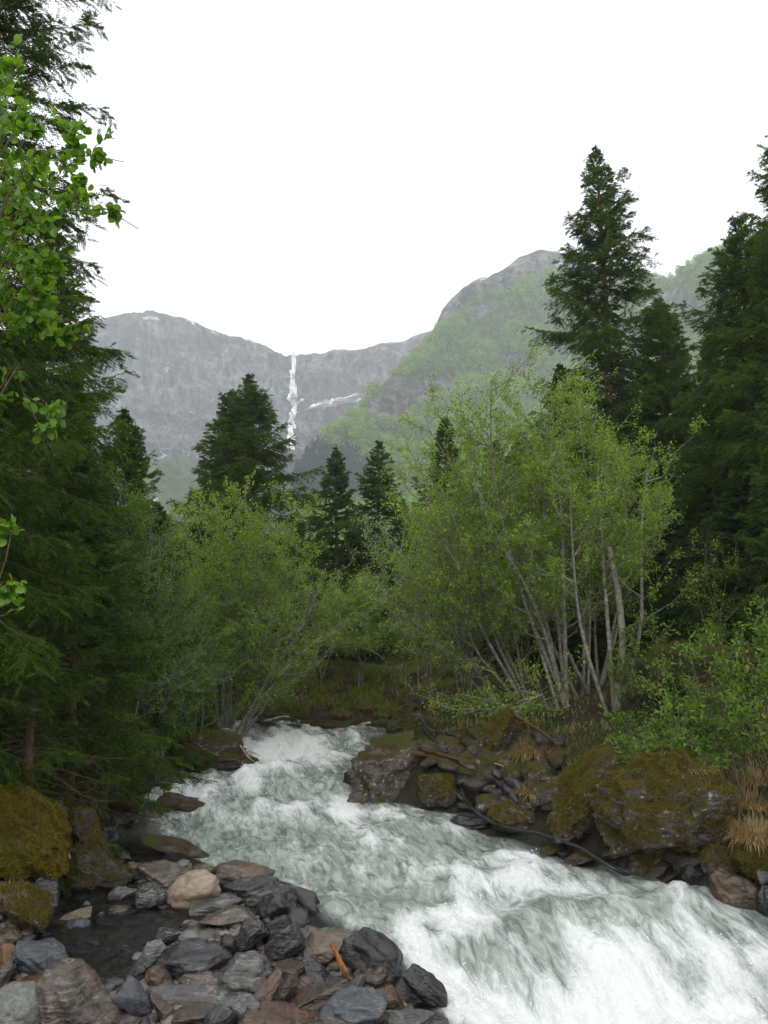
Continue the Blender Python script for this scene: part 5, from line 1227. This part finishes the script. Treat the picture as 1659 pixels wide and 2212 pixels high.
limb('driftwood_branch', 'thin mossy bough sloping below the tall mossy boulder', 'driftwood', [(1110,1545,.9),(1160,1575,.7),(1200,1610,.4)], .05, M_wood, (), GD)
limb('driftwood_branch', 'dark broken snag leaning out of the grass', 'driftwood', [(1208,1688,0),(1196,1660,.35),(1182,1635,.75),(1168,1610,1.0)], .055, M_wood, [[(1182,1635,.75),(1176,1618,1.0),(1172,1600,1.2)]], GD)
limb('driftwood_branch', 'pale thin twig pointing from the leaning boulder out over the rapids', 'driftwood', [(735,1643,.25),(775,1640,.3),(815,1632,.5)], .008, M_wood_g, (), GD)
limb('driftwood_branch', 'short yellow mossy stick in the rubble next to the pipe bend', 'driftwood', [(1045,1690,.1),(1050,1675,.25),(1056,1662,.35)], .03, RM['mossg'], (), GD)
limb('driftwood_branch', 'pale twig across the foot of the largest moss boulder', 'driftwood', [(1440,1742,.5),(1500,1752,.45),(1560,1762,.4)], .010, M_wood_g, (), GD)
limb('driftwood_branch', 'dead grey twigs at the shaded water edge under the tiny sapling', 'driftwood', [(225,1720,.1),(245,1690,.35),(265,1668,.5),(290,1650,.6)], .022, M_wood_g, [[(245,1690,.35),(215,1685,.4),(170,1690,.35)],[(265,1668,.5),(240,1660,.5),(225,1672,.4)]], 'driftwood on the shaded bank')
limb('driftwood_branch', 'golden mossy crooked stub over the shaded water edge', 'driftwood', [(262,1685,.3),(276,1668,.5),(282,1650,.75),(270,1640,.8)], .045, RM['mossg'], (), 'driftwood on the shaded bank')
limb('driftwood_branch', 'pale broken stick beside the brown lump on the shaded bank', 'driftwood', [(235,1628,.6),(260,1632,.6),(285,1640,.55)], .02, M_wood_g, (), 'driftwood on the shaded bank')
limb('driftwood_branch', 'dead pale branch hanging over the mossy hump to the far rapids', 'driftwood', [(505,1592,.5),(530,1625,.5),(555,1655,.15)], .03, M_wood_g, [[(530,1625,.5),(545,1625,.4),(575,1640,.1)],[(530,1625,.5),(520,1650,.2),(528,1668,.05)]], 'driftwood on the shaded bank')
limb('driftwood_branch', 'thin twig drooping along the undercut bank below the mossy hump', 'driftwood', [(420,1603,.6),(455,1625,.5),(500,1640,.3)], .010, M_wood_g, [[(440,1615,.5),(470,1608,.5),(520,1602,.5)]], 'driftwood on the shaded bank')
limb('tree_root', 'exposed crooked roots dangling under the golden moss mound', 'root', [(145,1840,.55),(152,1858,.4),(140,1880,.25),(128,1890,.12)], .022, M_wood_g, [[(152,1858,.4),(160,1848,.4),(150,1828,.6)],[(140,1880,.25),(150,1892,.1),(156,1875,.2)]], 'roots of the shaded bank')
limb('tree_root', 'long thin root looping down to the pool from the moss mound', 'root', [(108,1890,.35),(95,1912,.2),(70,1928,.1),(45,1925,.12),(32,1905,.25)], .013, M_wood_g, (), 'roots of the shaded bank')
# the splintered stick
b = march(738, 2085, .3)
tp = at(716, 2038, b[1]+.05); bt = at(752, 2112, b[1]-.12); ax = bt-tp
lines, rad = [], []; rg = np.random.default_rng(3)
for k in range(26):
    a = rg.random()*6.28; rr = .028*math.sqrt(rg.random()); o1 = np.array([math.cos(a)*rr, math.sin(a)*rr, 0]); t0 = rg.uniform(0, .25); t1 = rg.uniform(.7, 1.05)
    lines.append(resample([tp+ax*t0+o1*.5, tp+ax*.5+o1*.9+rg.normal(0, .003, 3), tp+ax*t1+o1*1.35], 8)); rad.append(np.linspace(.006, .0015, 8)*rg.uniform(.7, 1.4))
A = Acc(); A.add(*tubes([l-tp for l in lines], rad, 5)); A.add(*tubes([resample([np.zeros(3), ax*.5, ax*.86], 8)], [np.linspace(.022, .028, 8)], 8))
tag(link('broken_stick', A.mesh('broken_stick', M_wood_o), None, tp), 'orange splintered broken stick leaning on the tan rough rock', 'stick')
limb('driftwood_branch', 'thin dark twig lying across the stones behind the upright brown grey one', 'driftwood', [(610,2098,.35),(640,2110,.35),(675,2135,.25)], .008, M_wood, [[(640,2110,.35),(650,2100,.4),(662,2098,.4)]], 'twigs on the cobble bar')
limb('driftwood_branch', 'thin reddish twig in front of the rusty block', 'driftwood', [(688,2200,.35),(715,2204,.3),(760,2216,.2)], .007, M_wood_o, (), 'twigs on the cobble bar')
# black water pipe
n = NT('black_pipe'); M_pipe = n.done(n.bsdf((.012,.012,.013), .32, None, .5))
def pipe(label, pts, r):
    Q = np.array([march(x, y, z) for x, y, z in pts]); loc = Q[0].copy(); A = Acc(); A.add(*tubes([curve(Q-loc, 60)], [np.full(60, r)], 10))
    tag(link('water_pipe', A.mesh('water_pipe', M_pipe), None, loc), label, 'pipe', 'black pipes')
pipe('nearer of the twin black pipes coming over the mossy hump into the rubble', [(893,1490,.15),(901,1510,.25),(906,1545,.35),(916,1572,.25),(930,1592,.12),(946,1606,.08)], .022)
pipe('black pipe beside its twin on the mossy hump, bending off into the rubble', [(896,1489,.15),(903,1512,.3),(909,1548,.4),(924,1572,.3),(945,1582,.2),(962,1584,.1)], .020)
pipe('black pipe curving out of the rubble and down along the foamy water edge', [(1030,1660,.35),(1006,1672,.42),(997,1695,.40),(1004,1725,.34),(1024,1750,.30),(1060,1775,.28),(1110,1792,.28),(1160,1800,.30),(1205,1815,.32),(1250,1830,.32),(1290,1855,.28),(1330,1878,.22),(1375,1897,.02)], .028)
# sawn stub on the pale birch and cut stump among the alders
def stump(label, dx, dy0, dy1, Y, r):
    p = at(dx, dy0, Y); g0 = H1(p[0], Y); top = at(dx, dy1, Y); h = top[2]-g0
    A = Acc(); z = np.linspace(-.1, h, 8); A.add(*tubes([np.stack([z*0, z*0, z], 1)], [r*(1+.5*np.exp(-np.maximum(z, 0)/.12))], 14))
    o = thing('tree_stump', label, 'stump', (p[0], Y, g0)); link('bark', A.mesh('stump_bark', M_wood), o)
    th = np.linspace(0, 6.283, 15)[:-1]; C = np.vstack([np.stack([np.cos(th)*r, np.sin(th)*r, th*0+h+.003], 1), np.stack([np.cos(th)*r*.9, np.sin(th)*r*.9, th*0+h+.012], 1), [[0, 0, h+.014]]])
    i = np.arange(14); Q = np.stack([i, (i+1) % 14, 14+(i+1) % 14, 14+i], 1); T = np.stack([14+i, 14+(i+1) % 14, np.full(14, 28)], 1)
    link('sawn_face', mesh('sawn_face', C, [Q, T], M_wood_o), o)
stump('reddish cut stump standing among the low alders across the stream', 868+0, 1530, 1512, 23.0, .10) if False else stump('reddish cut stump standing among the low alders across the stream', 1018, 1548, 1528, 20.5, .16)
# ------------------------------------------------------------------ camera, sky, sun, air
cd = bpy.data.cameras.new('camera'); cam = bpy.data.objects.new('camera', cd); COL.objects.link(cam)
cd.sensor_fit = 'VERTICAL'; cd.sensor_height = 36; cd.sensor_width = 27; cd.lens = FOC/1024*36
cd.clip_start = .05; cd.clip_end = 20000
cam.location = (0, 0, CAMZ); cam.rotation_euler = (R(90)+PITCH, 0, 0)
sc.camera = cam
w = bpy.data.worlds.new('World'); sc.world = w; w.use_nodes = True
nt = w.node_tree; nt.nodes.clear()
EL, AZ = 52, 200
sky = nt.nodes.new('ShaderNodeTexSky'); sky.sky_type = 'NISHITA'; sky.sun_disc = False
sky.sun_elevation = R(EL); sky.sun_rotation = R(AZ); sky.air_density = 1.0; sky.dust_density = 4.0; sky.ozone_density = 1.0
hs = nt.nodes.new('ShaderNodeHueSaturation'); hs.inputs['Saturation'].default_value = .06      # an even layer of cloud
nt.links.new(sky.outputs[0], hs.inputs['Color'])
bg = nt.nodes.new('ShaderNodeBackground'); bg.inputs['Strength'].default_value = .15
cl = nt.nodes.new('ShaderNodeMix'); cl.data_type = 'RGBA'; cl.inputs[0].default_value = .8
nt.links.new(hs.outputs[0], cl.inputs[6]); cl.inputs[7].default_value = (SKYV, SKYV*1.0, SKYV*1.01, 1)       # closed white overcast
nt.links.new(cl.outputs[2], bg.inputs[0])
wo_ = nt.nodes.new('ShaderNodeOutputWorld'); nt.links.new(bg.outputs[0], wo_.inputs[0])
sd = bpy.data.lights.new('sun', 'SUN'); sd.energy = .7; sd.angle = R(40); sd.color = (1, .97, .93)
so = bpy.data.objects.new('sun', sd); COL.objects.link(so)
dirv = Vector((math.sin(R(AZ))*math.cos(R(EL)), math.cos(R(AZ))*math.cos(R(EL)), math.sin(R(EL))))
so.rotation_euler = dirv.to_track_quat('Z', 'Y').to_euler()
# the damp air of the valley
bpy.ops.mesh.primitive_cube_add(size=1)
hz = bpy.context.object; hz.name = 'haze'; hz.data.name = 'haze'
hz.scale = (4200, 2900, 1012); hz.location = (0, 1150, 494)
m, t_ = newmat('damp_air'); o_ = t_.nodes.new('ShaderNodeOutputMaterial'); pv = t_.nodes.new('ShaderNodeVolumePrincipled')
pv.inputs['Color'].default_value = (.88,.93,1,1); pv.inputs['Density'].default_value = HAZE
t_.links.new(pv.outputs[0], o_.inputs['Volume']); hz.data.materials.append(m)
tag(hz, 'thin pale mist in the valley air', 'haze', kind='stuff')
vs = sc.view_settings; sc.display_settings.display_device = 'sRGB'
vs.view_transform = 'Standard'; vs.look = 'None'; vs.gamma = 1; vs.use_curve_mapping = False; vs.exposure = EXPOSURE
cy = sc.cycles
cy.max_bounces = 7; cy.diffuse_bounces = 3; cy.glossy_bounces = 3; cy.transmission_bounces = 5; cy.transparent_max_bounces = 8; cy.volume_bounces = 1
cy.use_adaptive_sampling = True; cy.adaptive_threshold = .02
cy.use_denoising = True; cy.denoiser = 'OPENIMAGEDENOISE'
cy.caustics_reflective = False; cy.caustics_refractive = False
